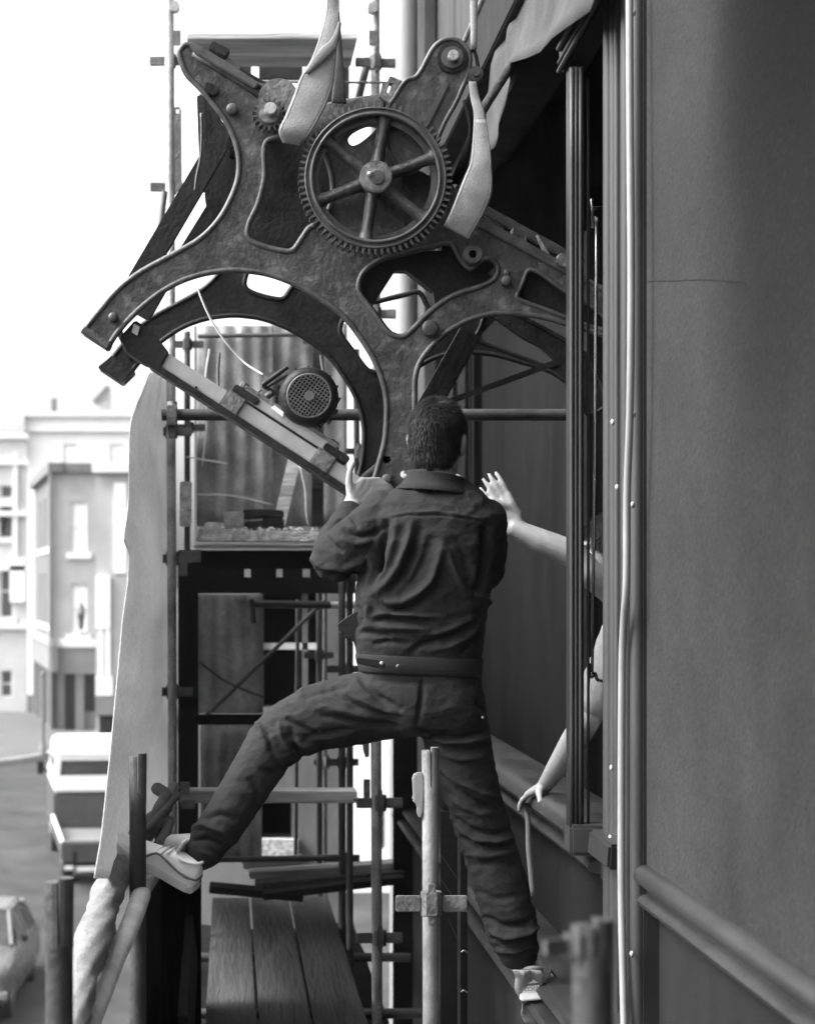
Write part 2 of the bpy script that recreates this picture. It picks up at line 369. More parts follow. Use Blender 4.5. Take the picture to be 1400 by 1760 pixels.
# room, its unlit darkness put into near-black walls
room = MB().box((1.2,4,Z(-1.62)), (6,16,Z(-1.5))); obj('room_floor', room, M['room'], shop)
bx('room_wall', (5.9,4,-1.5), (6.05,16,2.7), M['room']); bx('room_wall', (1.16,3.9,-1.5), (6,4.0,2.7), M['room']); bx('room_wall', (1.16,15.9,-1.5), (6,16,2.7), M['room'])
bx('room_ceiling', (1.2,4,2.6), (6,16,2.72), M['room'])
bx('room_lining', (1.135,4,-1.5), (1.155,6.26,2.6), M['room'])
# boarding seen over the sill, with its jamb
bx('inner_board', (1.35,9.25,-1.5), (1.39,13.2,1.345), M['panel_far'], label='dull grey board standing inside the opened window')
pier = bx('stone_pier', (1.06,13.2,-6), (1.9,14.4,4.5), M['stone'])
for k, (x0, x1) in enumerate(((1.05,1.115), (1.15,1.21), (1.225,1.275))):
    bx('stone_rib', (x0,13.17-.006*k,-5), (x1,13.21,4.4), M['stone'], pier, bevel=.01)
bx('jamb_trim', (1.285,13.12,-1.5), (1.349,13.199,1.66), M['black'])
bx('jamb_trim', (1.30,13.10,-1.5), (1.31,13.12,1.66), M['paint'])
bx('pier_corner', (.97,14.4,-6), (1.9,14.9,4.6), M['pipe'], bevel=.03)
dp = obj('drain_pipe', MB().cyl(PX(698,0,.955)+Vector((0,0,1.5)), Vector((.955, PX(698,0,.955).y, 0)), .062, 24), M['pipe'], shop, smooth=40)
for zr in (2.2,.2,-1.8): obj('pipe_collar', MB().cyl((.955, PX(698,0,.955).y, Z(zr)), (.955, PX(698,0,.955).y, Z(zr-.09)), .075, 24), M['pipe'], dp, smooth=40)
# ledge that carries the man's right foot, and the wall under it
lg = wall_prof('ledge', [(1.12,-1.165),(.93,-1.168),(.905,-1.172),(.893,-1.185),(.90,-1.2),(.92,-1.205),(.92,-1.222),(.88,-1.225),(.868,-1.238),(.875,-1.252),(.93,-1.262),(1.12,-1.265)], 3.5, 13.15, M['paint_lt'], shop, smooth=40)
bx('stall_riser', (.95,3.5,-6), (1.099,13.1,-1.264), M['riser'])
# pale cable down the frame
c = MB().tube(cr([PX(1081,-60,1.012), PX(1082,200,1.012), PX(1084,480,1.012), PX(1082,700,1.012), PX(1077,850,1.012), PX(1076,1000,1.012), PX(1071,1075,1.012), PX(1068,1180,1.012), PX(1067,1500,1.012), PX(1070,1680,1.012), PX(1074,1830,1.012)], 6), .0098, 12)
obj('cable', c, M['cable'], smooth=True, label='pale round cable running down the dark window frame', cat='cable')

# canvas hung over the opening
edge = [(1042,6,.985),(1030,20,.97),(1000,46,.965),(975,66,.97),(945,90,.975),(920,100,.98),(900,108,.985),(881,113,.99),(876,140,.99),(870,180,.99),(865,215,.99),(860,238,.99),(850,252,.985),(836,268,.98)]
g = []
for i, (px, py, X) in enumerate(edge):
    low = PX(px, py, X); row = []
    for k in range(9):
        t = k/8; z = low.z+(Z(1.99)-low.z)*t
        row.append(Vector((1.0-(1.0-X)*(1-t)**2-.035*(1-t)**3*(1 if i < 7 else .2)+.01*math.sin(i*1.7+t*3), low.y+.02*t, z)))
    g.append(row)
obj('canvas_sheet', MB().sheet(g, .005), M['canvas_top'], smooth=True, label='pale canvas sheet hanging ragged over the top of the opening', cat='canvas')
m = MB().cyl(P(879,110,500), P(824,197,500), .0165, 16)
obj('wooden_pole', m, M['wood'], smooth=40, label='short round wooden pole slanting under the canvas', cat='pole')

# ------------------------------------------------------------------ scaffold
scaf = empty('scaffold', (.2, 10, 0.13), 'tube scaffold with wedge couplers along the shop front', 'scaffold')
TR = .023
def tube(name, a, b, mt='tube', r=TR, parent=scaf, **k):
    a, b = Vector(a), Vector(b); n = 5
    return obj(name, MB().tube([a+(b-a)*i/n for i in range(n+1)], r, 16), M[mt], parent, smooth=40, **k)
cm = MB(); cm.box((-.1,-.012,-.022), (-.03,.012,.022)); cm.box((.03,-.012,-.022), (.1,.012,.022))
cm.tube([(0,0,-.035),(0,0,.035)], .031, 14); cm.box((-.018,-.055,-.03), (.014,-.02,.038)); cm.box((-.012,-.05,-.055), (.008,-.03,.06))
CMESH = mesh_of('coupler', cm, False, True, .003); CMESH.materials.append(M['coupler'])
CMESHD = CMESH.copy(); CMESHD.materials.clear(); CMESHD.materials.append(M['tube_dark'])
def coupler(p, rz=0, sc=1, dark=False):
    o = bpy.data.objects.new('coupler', CMESHD if dark else CMESH); link(o, scaf); o.location = p; o.rotation_euler = (0, 0, rz); o.scale = (sc,)*3; return o
FAR = 344.
# far standards
tube('standard', P(290,-300,FAR), P(297,1350,FAR+6)); tube('standard', Vector((P(297,1350,FAR).x, P(297,1350,FAR).y, .13)), P(297,1352,FAR+6))
tube('standard', P(644,-300,FAR), Vector((P(650,0,FAR).x, P(650,0,FAR).y, .13)))
for py in (105, 322, 742, 960, 1189): coupler(P(292+py*.004, py, FAR), .1*math.sin(py), 1.02)
for py in (108, 540, 660, 780): coupler(P(645, py, FAR), .2*math.sin(py), 1.02)
# standing right of the walkway
tube('standard', P(646,1262,398), Vector((P(655,0,398).x, P(655,0,398).y, .13)))
for py in (1380, 1612): coupler(P(652, py, 398), .05)
bk = MB().prism([(622,1262),(634,1262),(634,1300),(628,1302),(624,1290)], [], lambda u, v, d: P(u, v, 398, d), -.02, .02); obj('bracket', bk, M['coupler'], scaf)
# thin dark uprights behind
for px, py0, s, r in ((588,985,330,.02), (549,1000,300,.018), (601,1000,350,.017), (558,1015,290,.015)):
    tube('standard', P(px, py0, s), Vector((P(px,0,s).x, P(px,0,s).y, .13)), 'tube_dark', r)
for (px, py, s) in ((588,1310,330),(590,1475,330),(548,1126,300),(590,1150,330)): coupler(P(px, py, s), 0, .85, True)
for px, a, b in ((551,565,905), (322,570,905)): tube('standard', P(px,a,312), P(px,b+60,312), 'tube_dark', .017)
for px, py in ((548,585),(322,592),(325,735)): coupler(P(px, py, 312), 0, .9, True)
# horizontals
tube('transom', P(278,713,440), P(985,713,440), 'tube_mid', label='horizontal tube passing behind the gear frame to the window')  # the tube's shade is put into its darker colour
cl = obj('clamp', MB().box(P(287,697,440,-.04), P(305,733,440,.03)), M['coupler'], scaf, bevel=.004)
obj('clamp_bolt', MB().cyl(P(296,690,440), P(296,699,440), .02, 12), M['steel'], cl); obj('clamp_wedge', MB().prism([(288,734),(304,734),(302,752),(291,754)], [], lambda u, v, d: P(u, v, 440, d), -.02, .02), M['coupler'], cl)
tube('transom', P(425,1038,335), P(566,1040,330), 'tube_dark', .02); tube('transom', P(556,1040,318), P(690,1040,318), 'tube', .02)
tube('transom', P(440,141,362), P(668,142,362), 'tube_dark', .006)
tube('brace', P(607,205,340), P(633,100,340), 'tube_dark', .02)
tube('brace', P(283,330,350), P(272,420,352), 'tube_dark', .016)
obj('swivel_plate', MB().prism([(299,185),(308,183),(312,190),(313,330),(301,330)], [[(303,188),(308,188),(308,195),(303,195)]], lambda u, v, d: P(u, v, 352, d), -.006, .006), M['coupler'], scaf)
for px in (303, 640): obj('stop_plate', MB().box(P(px-6,52,352), P(px+8,78,352,.01)), M['coupler'], scaf)
for px, py in ((300,12),(640,14)): obj('tube_end', MB().cyl(P(px,py,346,-.03), P(px,py,346,.04), .026, 16), M['tube'], scaf, smooth=40)
# near posts: tube with a split spigot standing out of the top
def near_post(px, ytop, yspig, s, r, pxb, zb=.13, mt='tube', mts='tube_dark'):
    a = P(px, yspig, s); b = Vector((P(pxb,0,s).x, a.y, zb)); st = tube('standard', a, b, mt, r)
    q = P(px, ytop, s); mm = MB()
    for sg in (-1, 1):
        prof = [Vector((sg*(.0022+.0*0), 0, 0))]
        ring = [(sg*(.0008+r*.97*math.sin(math.pi*k/8)), -r*.97*math.cos(math.pi*k/8)) for k in range(9)]
        mm.loft([[Vector((p.x+u, p.y+v, p.z)) for u, v in ring] for p in (a-Vector((0,0,.05)), q+Vector((sg*.002,0,.004*sg)))])
    obj('spigot', mm, M[mts], st)
    return st
near_post(237, 1297, 1363, 612, .0235, 238, mt='tube_mid')
near_post(739, 1287, 1352, 606, .0228, 746, mt='tube_half', mts='tube_half')
near_post(102, 1512, 1625, 905, .0265, 122, mt='tube_mid')
near_post(1018, 1585, 1640, 1350, .026, 1030, mt='tube_mid')
coupler(P(741,1553,612), 0, 1.0); coupler(P(985,1625,1350), .5, .45, True)
g1 = MB().prism([(708,1335),(714,1327),(726,1328),(729,1345),(727,1395),(722,1407),(716,1400),(717,1385),(708,1375),(710,1365)], [], lambda u, v, d: P(u, v, 606, d), -.015, .015)
obj('wedge_clip', g1, M['cable'], scaf, bevel=.004)
# left rails: outer guard rail
rail = MB().tube(cr([P(243,1538,612), P(222,1595,650), P(196,1650,700), P(168,1720,760), P(120,1830,860), P(60,1960,980)], 5), .0268, 16)
obj('guard_rail', rail, M['rail_pale'], scaf, smooth=True, label='pale guard rail tube sloping past the black sheet')
tube('guard_rail', P(243,1535,610), P(300,1450,430))

# boards, each lying free
BG = 'scaffold boards'
def board(pts_a, pts_b, w, h, mt, label, group=None, up=(0,0,1)):
    m = MB(); a, b = Vector(pts_a), Vector(pts_b); n = 8; d = (b-a).normalized(); side = d.cross(Vector(up)).normalized(); u = side.cross(d)
    rings = []
    for i in range(n+1):
        p = a+(b-a)*i/n; k = .0015*noise.noise(p*3); e = .003*noise.noise(p*5+Vector((9,2,3)))
        rings.append([p+side*(-w/2+e)+u*(-h/2+k), p+side*(w/2+e)+u*(-h/2+k), p+side*(w/2+e)+u*(h/2+k), p+side*(-w/2+e)+u*(h/2+k)])
    m.loft(rings)
    return obj('scaffold_board', m, M[mt], bevel=.004, label=label, cat='board', group=group)
WZ = -1.79
for i, (x0, x1) in enumerate(((-.10,.110),(.122,.334),(.347,.563))):
    board((( x0+x1)/2, 8.2, Z(WZ)+.004*i-.02), ((x0+x1)/2, 14.0+.05*i, Z(WZ)+.004*i-.02), x1-x0, .038, 'wood', ('worn walkway board lying lengthwise next to the toe board', 'worn middle walkway board lying between two others', 'worn walkway board lying lengthwise along the right-hand standard')[i], 'walkway boards')
for y in (9.0, 10.6, 12.2): tube('ledger', (-.3,y,Z(WZ)-.07), (.9,y,Z(WZ)-.07), 'tube_dark')
board(P(330,1600,400,.0), P(318,1790,470), .20, .035, 'wood_dk', 'dark toe board on edge beside the walkway', up=(1,0,.1))
obj('black_shade_sheet', MB().sheet([[Vector((x, y, Z(WZ)-.16-.05*math.sin(3.1*(x+.3)/1.0)+.01*math.sin(y*5))) for x in [-.28+.11*k for k in range(10)]] for y in [6.5+.4*k for k in range(20)]], .004), M['sheet_dk'], smooth=True, label='added black sheet darkening the gaps under the walkway boards', cat='sheet')  # dark sheet added so the gaps between boards read as shade
# heap of cross boards at the end of the walkway
for k, (xa, ya, xb, yb, s, w, mt) in enumerate(((428,1502,694,1484,322,.2,'wood_x'), (438,1520,694,1500,330,.2,'wood'), (452,1539,694,1510,338,.16,'wood_dk'), (360,1525,520,1540,326,.24,'wood_dk'))):
    board(P(xa,ya,s), P(xb,yb,s), w, .035, mt, ('pale end board topmost of the heap across the walkway','worn board second in the heap across the walkway','dark board lowest in the heap across the walkway','dark warped board lying across the walkway end')[k])
board(P(418,1485,310), P(520,1478,310), .1, .05, 'canvas', 'short white offcut lying on the board heap')
# upper decks
def deckboards(pxa, pxb, py, s, n, mt, labels, th=.036, dy=.22):
    for k in range(n):
        a = P(pxa, py, s); b = P(pxb, py, s); off = Vector((0, dy*k, .002*k))
        board(a+off, b+off, .21, th, mt, labels[min(k, len(labels)-1)])
deckboards(322,612,70,356,3,'wood_x',('pale edge board of the topmost deck','second board of the topmost deck behind its edge board','third board of the topmost deck, farthest from its edge'), .03)
deckboards(322,560,64,350,1,'wood_x',('thin offcut lying on the topmost deck edge',), .028)
deckboards(333,612,938,372,4,'wood_x',('dusty front board of the middle deck with mortar crust','second board of the middle deck behind the dusty front board','third board of the middle deck behind the rubble','rearmost board of the middle deck against the plastic sheets'), .012)
board(P(338,921,378), P(600,923,378), .12, .05, 'mortar', 'crusted board edge lying on the middle deck front')
deckboards(310,612,1367,388,1,'wood_x',('pale lone board spanning the lower lift behind the bent knee',), .052)
obj('board_clip', MB().box(P(310,1345,392), P(326,1366,392,.03)), M['coupler'], scaf); obj('board_clip', MB().box(P(312,1375,392), P(335,1390,392,.03)), M['coupler'], scaf)
obj('board_clip', MB().box(P(625,1340,392), P(636,1372,392,.03)), M['coupler'], scaf); obj('board_bearer', MB().prism([(606,1372),(648,1372),(648,1382),(630,1384),(614,1379)], [], lambda u, v, d: P(u, v, 392, d), -.02, .02), M['coupler'], scaf)
bd = board(P(319,905,372), P(320,828,372), .055, .05, 'mortar', 'upright rough timber end beside the middle deck', up=(0,1,0))
obj('deck_bracket', MB().box(P(308,945,376), P(345,966,376,.03)), M['coupler'], scaf); obj('deck_bracket', MB().box(P(308,966,376), P(322,990,376,.02)), M['coupler'], scaf)
# dark bearers under the decks
for (xa, xb, y0, y1, s) in ((338,612,946,978,355), (338,612,992,1020,330), (338,420,975,995,340), (431,475,975,995,340), (486,520,975,995,340), (533,612,975,995,340)):
    obj('bearer', MB().box(P(xa,y0,s), P(xb,y1,s,.05)), M['black'], scaf)
for (xa, xb, y0, y1, s) in ((365,432,82,132,330), (445,520,82,135,330), (540,596,82,180,330), (575,600,80,180,320)):
    obj('bearer', MB().box(P(xa,y0,s), P(xb,y1,s,.05)), M['wood_dk'], scaf)
obj('dark_upright', MB().box(P(306,946,338), P(341,1760,338,.05)), M['black'], scaf)  # stands in for a dark gap, its shadow painted black
obj('cross_timber', MB().box(P(338,1228,325), P(610,1246,325,.05)), M['black'], scaf)
obj('dark_upright', MB().box(P(676,1262,330), P(716,1790,330,.06)), M['black'], scaf)
# clutter of the tower
board(P(478,905,318), P(512,770,318), .07, .02, 'wood_x', 'pale thin board leaning behind the stretcher bar', up=(0,1,0))
board(P(545,905,316), P(548,560,316), .06, .03, 'wood_dk', 'dark upright batten behind the motor', up=(0,1,0))
for k, (pts, r_, mt, lab) in enumerate((([(320,785),(355,791),(392,797)],.004,'cord','white cord tied across behind the middle deck'), ([(342,1138),(380,1166),(420,1186),(452,1198)],.006,'cordd','black cable sagging under the middle deck'), ([(515,800),(524,840),(526,880),(530,905)],.004,'cord','white cord hanging behind the stretcher bar end'), ([(338,850),(400,852),(470,868)],.003,'cord','thin cord stretched low behind the rubble'), ([(360,600),(352,660),(356,720),(348,800)],.004,'cord','pale cord dangling beside the left plastic sheet'))):
    obj('cord', MB().tube(cr([P(a, b_, 322) for a, b_ in pts], 5), r_, 8), M[mt], smooth=True, label=lab, cat='cord')
tube('ledger', P(432,1030,345), P(436,1072,345), 'tube_dark', .014); tube('transom', P(340,578,322), P(560,574,322), 'tube_dark', .012); tube('transom', P(330,1478,330), P(610,1474,330), 'tube_dark', .016); tube('brace', P(345,1240,315), P(560,1030,312), 'tube_dark', .012)
tube('standard', P(512,1030,300), P(508,1480,300), 'tube_dark', .012); tube('standard', P(612,600,300), P(614,1000,300), 'tube_mid', .018)
for (px, py, s_) in ((612,650,300),(614,776,300),(640,770,330),(560,1310,290)): coupler(P(px, py, s_), .3, .8, True)
rb = MB(); rnd = random.Random(4)
for k in range(90):
    p = P(rnd.uniform(340,598), 909+rnd.uniform(-2,2), 376, rnd.uniform(-.04,.1)); r_ = rnd.uniform(.002,.007); rb.sph(p, r_*1.3, r_, r_*.8, 6, 4)
obj('mortar_crumbs', rb, M['mortar'], kind='stuff', label='crumbs of mortar scattered along the middle deck edge', cat='rubble')
# rubble on the middle deck
def lump(name, px0, px1, py0, py1, s, mt, label, d=.1):
    a, b = P(px0, py0, s), P(px1, py1, s, d); m = MB().box(a, b); me = mesh_of(name, m, False, True, .006)
    bmm = bmesh.new(); bmm.from_mesh(me); bmesh.ops.subdivide_edges(bmm, edges=bmm.edges[:], cuts=2, use_grid_fill=True)
    for v in bmm.verts: v.co += Vector([noise.noise(v.co*18+Vector((i*7,0,0)))*.007 for i in range(3)])
    bmm.to_mesh(me); bmm.free(); return obj(name, me, M[mt], label=label, cat=name.split('_')[-1])
lump('brick', 384,419,880,908,362,'brick','pale broken brick on the middle deck')
lump('brick', 420,452,895,912,360,'wood_dk','dark half brick beside the pale broken brick')
lump('rubble_lump', 352,384,898,910,366,'mortar','low lump of mortar rubble on the deck beside the brick')
lump('slate_slab', 418,488,876,890,350,'wood_dk','dark slab lying over the rubble on the deck', .2)
lump('timber_block', 452,488,890,908,352,'black','black timber offcut under the slab on the deck')

# ------------------------------------------------------------------ sheets
def edge_at(tab, y):
    for (a, va), (b, vb) in zip(tab, tab[1:]):
        if a <= y <= b: return va+(vb-va)*(y-a)/(b-a)
    return tab[-1][1] if y > tab[-1][0] else tab[0][1]
L_ = [(640,257),(712,228),(730,223),(860,221),(905,216),(926,210),(940,222),(1000,220),(1060,211),(1150,203),(1290,190),(1440,174),(1520,160)]
g = []
for i in range(60):
    t = i/59; row = []
    for j in range(46):
        py = 640+j*(1510-640)/45; u = t
        pl = edge_at(L_, py); pr = 291+(py-640)*.012
        px = pl+(pr-pl)*u
        X = -.335-.004*math.sin(u*9+py*.006)-.002*math.sin(u*23+py*.011)-.003*max(0,(py-1200)/300)*math.sin(u*31)+.004*noise.noise(Vector((u*6,py*.01,0)))
        s = max((px-VX)/X, 300); Y = FPX/s
        # straighten: far edge at the far standard
        row.append(Vector((X, Y, Z((VY-py)/s))))
    g.append(row)
obj('hessian_sheet', MB().sheet(g, .003), M['hessian'], smooth=True, label='grey hessian sheet hung down the outer side of the scaffold', cat='sheet')
# rolled foot of the sheet, tied at the post
roll = [P(300,1352,440), P(285,1385,455), P(258,1420,490), P(214,1470,560), P(184,1545,640), P(158,1625,720), P(136,1710,800), P(110,1830,920)]
def lumpy(pts, rads, n=18, seed=0, amp=.25, k=7):
    pp = cr(pts, 8); rr = []
    for i in range(len(pp)):
        t = i/8; a = int(min(t, len(rads)-2)); rr.append(rads[a]+(rads[a+1]-rads[a])*(t-a))
    mm = MB().tube(pp, rr, n); out = []
    for i, v in enumerate(mm.v):
        c = pp[min(i//n, len(pp)-1)]; d = v-c; out.append(c+d*(1+amp*noise.noise(v*k+Vector((seed,0,0)))+amp*.7*math.sin(7*math.atan2(d.z, d.x)+14*v.y)*.4))
    mm.v = out; return mm
obj('canvas_roll', lumpy(roll, [.02,.03,.034,.042,.042,.04,.034,.03], 20, 3, .3, 9), M['canvas_dk'], smooth=True, label='rolled grey canvas bundled along the outer guard rail', cat='canvas')
for k, (pts, rr) in enumerate((([P(306,1366,500), P(290,1385,505), P(268,1408,515), P(250,1428,525)], [.010,.013,.013,.011]), ([P(270,1355,495), P(285,1368,500), P(272,1390,508), P(255,1420,515)], [.022,.022,.018,.014]), ([P(292,1410,505), P(280,1440,515), P(262,1462,520)], [.016,.018,.016]))):
    obj('canvas_knot', lumpy(pts, rr, 14, k, .15, 20), M['canvas_dk'], smooth=True, label=('thin twisted canvas end tied round the rail','fat rolled canvas end tied round the rail','short canvas end hanging under the knot')[k], cat='canvas')
def curtain(name, x0, x1, y0, y1, s, mt, label, amp=.02, n=26, k=14, seed=0, ragged=0, cat='sheet'):
    g = []
    for i in range(n):
        px = x0+(x1-x0)*i/(n-1); row = []
        for j in range(14):
            yb = y1+ragged*noise.noise(Vector((i*.9,seed,3)))
            py = y0+(yb-y0)*j/13; row.append(P(px, py, s, amp*math.sin(i*k/n*2+seed+.4*math.sin(j*.5))+amp*noise.noise(Vector((i*.25,j*.2,seed)))))
        g.append(row)
    return obj(name, MB().sheet(g, .002), M[mt], smooth=True, label=label, cat=cat)
curtain('plastic_sheet', 338, 470, 560, 905, 306, 'poly', 'dusty plastic sheet hung behind the motor on the left', .008, seed=1)
curtain('plastic_sheet', 464, 596, 556, 905, 304, 'poly', 'dusty plastic sheet hung behind the motor beside the bright gap', .008, seed=4)
curtain('plastic_sheet', 340, 452, 1022, 1226, 306, 'poly', 'torn plastic sheet under the middle deck', .008, seed=6)
curtain('plastic_sheet', 345, 450, 1246, 1480, 306, 'poly', 'ragged plastic sheet behind the trouser leg above the walkway', .008, seed=9, ragged=14)
obj('black_shade_sheet', MB().sheet([[Vector((-.285+.012*math.sin(y*4+z*3), y, Z(z))) for z in [-1.0-.22*k for k in range(12)]] for y in [7.7+.25*k for k in range(12)]], .004), M['sheet_dk'], smooth=True, label='added black sheet standing for the dark void inside the left guard rail', cat='sheet')  # sheet added to paint the void under the rail black
curtain('black_shade_sheet', 236, 346, 1505, 1830, 405, 'sheet_dk', 'added black sheet standing for the dark left bay beside the walkway', .01, seed=2)  # sheet added to paint the darkness of the left bay
# rear wall behind the scaffold end
rear = empty('rear_building', P(465,1005,270)-Vector((0,0,CZ)), 'sooty rear wall with tall dark sash windows closing the scaffold end', 'building')
def rp(u, v, d=0): return P(u, v, 274, d)
def rbox(name, x0, y0, x1, y1, d0, d1, mt, parent=rear, **k): return obj(name, MB().box(rp(x0,y0,d0), rp(x1,y1,d1)), M[mt], parent, **k)
wl = MB().prism([(334,560),(590,560),(590,2640),(334,2640)], [[(448,1010),(548,1010),(548,1215),(448,1215)], [(446,1368),(502,1368),(502,1440),(446,1440)]], lambda u, v, d: rp(u, v, d), 0, .4)
obj('wall', wl, M['rear'], rear)
rbox('window_recess', 440,1000,556,1225,.3,.36,'black'); rbox('window_recess', 440,1360,510,1450,.3,.36,'black')
w = rbox('sash_bar', 448,1106,548,1117,.1,.16,'trim'); rbox('sash_stile', 448,1010,454,1215,.1,.15,'rear'); rbox('sash_stile', 520,1010,530,1215,.1,.15,'rear')
rbox('window_sill', 440,1440,512,1475,-.1,.1,'mortar')
rbx = empty('white_building', P(650,1005,100)-Vector((0,0,CZ)), 'bright white rendered building glimpsed beyond the scaffold', 'building')
wb = MB().prism([(575,560),(760,560),(760,1610),(575,1610)], [[(612,905),(628,905),(628,985),(612,985)], [(640,1380),(662,1380),(662,1460),(640,1460)]], lambda u, v, d: P(u, v, 100, d), 0, .5); obj('wall', wb, M['white'], rbx)
obj('window_pane', MB().box(P(610,903,100,.2), P(630,987,100,.26)), M['winglass'], rbx); obj('window_pane', MB().box(P(638,1378,100,.2), P(664,1462,100,.26)), M['winglass'], rbx)
obj('plinth', MB().box(P(573,1590,100,-.1), P(762,1612,100,.1)), M['rear'], rbx)

# ------------------------------------------------------------------ the iron machine
SF = 555.; YF = FPX/SF
def fm(u, v, d): return Vector(((u-VX)/SF, YF+d, (VY-v)/SF+CZ))     # plane of the front side frame
mach = empty('gear_machine', fm(640,640,.65), 'huge cast iron machine with spoked gear wheel hanging from webbing slings', 'machine')
arm_tip = [(309,95),(311,84),(319,77),(330,79)]
outer_pts = arm_tip+[(360,95),(400,118),(443,146),(470,152),(500,168),(530,186),(565,181),(600,174),(648,167),(668,188),(700,205),(740,235),(765,290),(778,335),(795,366),(821,381),(900,424),(979,467),(1075,520),(1120,560),(1150,640),(1110,660),(1085,612),(1040,578),(979,558),(930,544),(875,538),(839,540),(804,550),(771,568),(743,593),(722,621),(713,650),(712,693),(712,730),(718,770),(730,810),(748,850),(700,900),(628,850),(641,829),(652,793),(661,757),(664,721),(664,689),(657,654),(643,618),(621,582),(593,546),(557,517),(511,490),(464,472),(421,465),(386,465),(343,472),(300,488),(257,516),(221,549),(196,579),(186,597),(143,570),(171,535),(204,497),(243,467),(300,436),(343,411),(375,379),(396,343),(409,307),(411,271),(402,236),(386,204),(364,175),(343,150),(321,127)]
corner = {(186,597),(143,570),(628,850),(700,900),(748,850),(668,188),(648,167)}
def smooth_outline(pts, n=4):
    N = len(pts); out = []
    V = [Vector((a, b, 0)) for a, b in pts]
    for i in range(N):
        p0, p1, p2, p3 = V[i-1], V[i], V[(i+1)%N], V[(i+2)%N]
        if pts[i] in corner: p0 = p1*2-p2
        if pts[(i+1)%N] in corner: p3 = p2*2-p1
        for k in range(n):
            t = k/n; q = .5*((2*p1)+(p2-p0)*t+(2*p0-5*p1+4*p2-p3)*t*t+(3*p1-p0-3*p2+p3)*t**3); out.append((q.x, q.y))
    return out
OUT = smooth_outline(outer_pts)
H1 = cr2([(462,240),(453,262),(454,304),(443,350),(427,385),(426,408),(446,421),(484,431),(503,430),(517,412),(532,391),(556,378),(572,335),(566,285),(545,250),(505,236)], 4)
H2 = cr2([(616,488),(619,505),(643,538),(664,567),(678,577),(695,577),(713,562),(743,532),(779,508),(821,494),(845,483),(855,468),(852,453),(838,444),(823,452),(808,461),(792,447),(774,418),(742,424),(700,434),(655,446),(626,466)], 4)
H3 = cr2([(598,240),(606,226),(630,214),(648,216),(640,228),(618,246),(604,250)], 4)
H4 = cr2([(905,467),(897,488),(888,508),(896,517),(940,533),(979,548),(1030,566),(1052,562),(1020,528),(979,506),(935,474),(916,464)], 3)
H5 = cr2([(700,250),(735,270),(750,330),(735,385),(700,395),(690,330)], 3)
H2B = cr2([(616,488),(619,505),(643,538),(664,567),(678,577),(695,577),(713,562),(743,532),(779,508),(821,494),(845,483),(853,468),(848,424),(818,372),(770,350),(700,350),(664,380),(644,430),(624,466)], 3)
k0 = outer_pts.index((400,118)); BOUT = smooth_outline([(360,172),(362,150),(376,128)]+outer_pts[k0:outer_pts.index((343,150))])
def side_frame(dy, front):
    OUTL = OUT if front else BOUT
    holes = [H1, H2, H3, H4, H5] if front else [H1, H2B, H4]
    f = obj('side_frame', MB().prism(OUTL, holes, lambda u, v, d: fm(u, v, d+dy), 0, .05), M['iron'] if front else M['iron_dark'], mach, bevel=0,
            label='front cast iron side frame with arched openings' if front else 'rear cast iron side frame of the machine')
    rm = M['iron_rim'] if front else M['iron_dark']
    for q, r in ((OUTL, .0095), (H1, .0095), (H2, .0095), (H4, .008)):
        pts = [fm(a, b, dy+.002) for a, b in q]
        obj('rim', MB().tube(pts, r, 8, closed=True), rm, f, smooth=True)
    return f
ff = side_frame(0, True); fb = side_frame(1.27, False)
obj('pocket_web', MB().prism(cr2([(900,460),(880,512),(979,556),(1060,580),(1060,540),(979,496),(920,458)],2), [], lambda u, v, d: fm(u, v, d), .042, .049), M['iron_dark'], ff)  # shadow in the pocket is put into the web's near-black colour
# raised flange and groove on the upper-left arm
obj('flange', MB().tube([fm(332,92,-.004), fm(370,115,-.004), fm(410,140,-.004), fm(452,167,-.004)], .012, 8), M['iron_rim'], ff, smooth=True)
obj('flange', MB().prism([(325,80),(345,82),(446,146),(438,156),(400,134),(336,96)], [], lambda u, v, d: fm(u, v, d), -.035, .0), M['iron_rim'], ff, bevel=.004)
obj('lug', MB().prism([(355,143),(375,152),(376,162),(366,168),(352,158)], [], lambda u, v, d: fm(u, v, d), -.03, 0), M['iron_dark'], ff, bevel=.003)
obj('arm_clamp', MB().prism([(357,84),(366,68),(396,84),(388,98)], [], lambda u, v, d: fm(u, v, d), .01, .06), M['iron_dark'], ff, bevel=.004)
obj('arm_bolt', MB().cyl(fm(388,100,.03), fm(412,116,.03), .012, 12), M['iron_rim'], ff, smooth=40); obj('arm_bolt', MB().cyl(fm(412,116,.03), fm(456,141,.03), .006, 10), M['iron_dark'], ff, smooth=40)
for (u, v, r, h) in ((399,190,10,.03), (738,565,14,.03), (195,546,8,.022), (664,824,9,.028), (868,484,9,.03), (869,470,6,.02)):
    b = MB().cyl(fm(u,v,-h), fm(u,v,.01), r/SF, 18); b.sph(fm(u,v,-h), r/SF, .006, r/SF, 18, 8); obj('bolt', b, M['iron_rim'], ff, smooth=50)
# boss with a bore
ring = [(809+16*math.cos(a), 441+16*math.sin(a)) for a in [2*math.pi*k/24 for k in range(24)]]; bore = [(809+7*math.cos(a), 441+7*math.sin(a)) for a in [2*math.pi*k/20 for k in range(20)]]
obj('boss', MB().prism(ring, [bore], lambda u, v, d: fm(u, v, d), -.06, .05), M['iron_rim'], ff, bevel=.002)
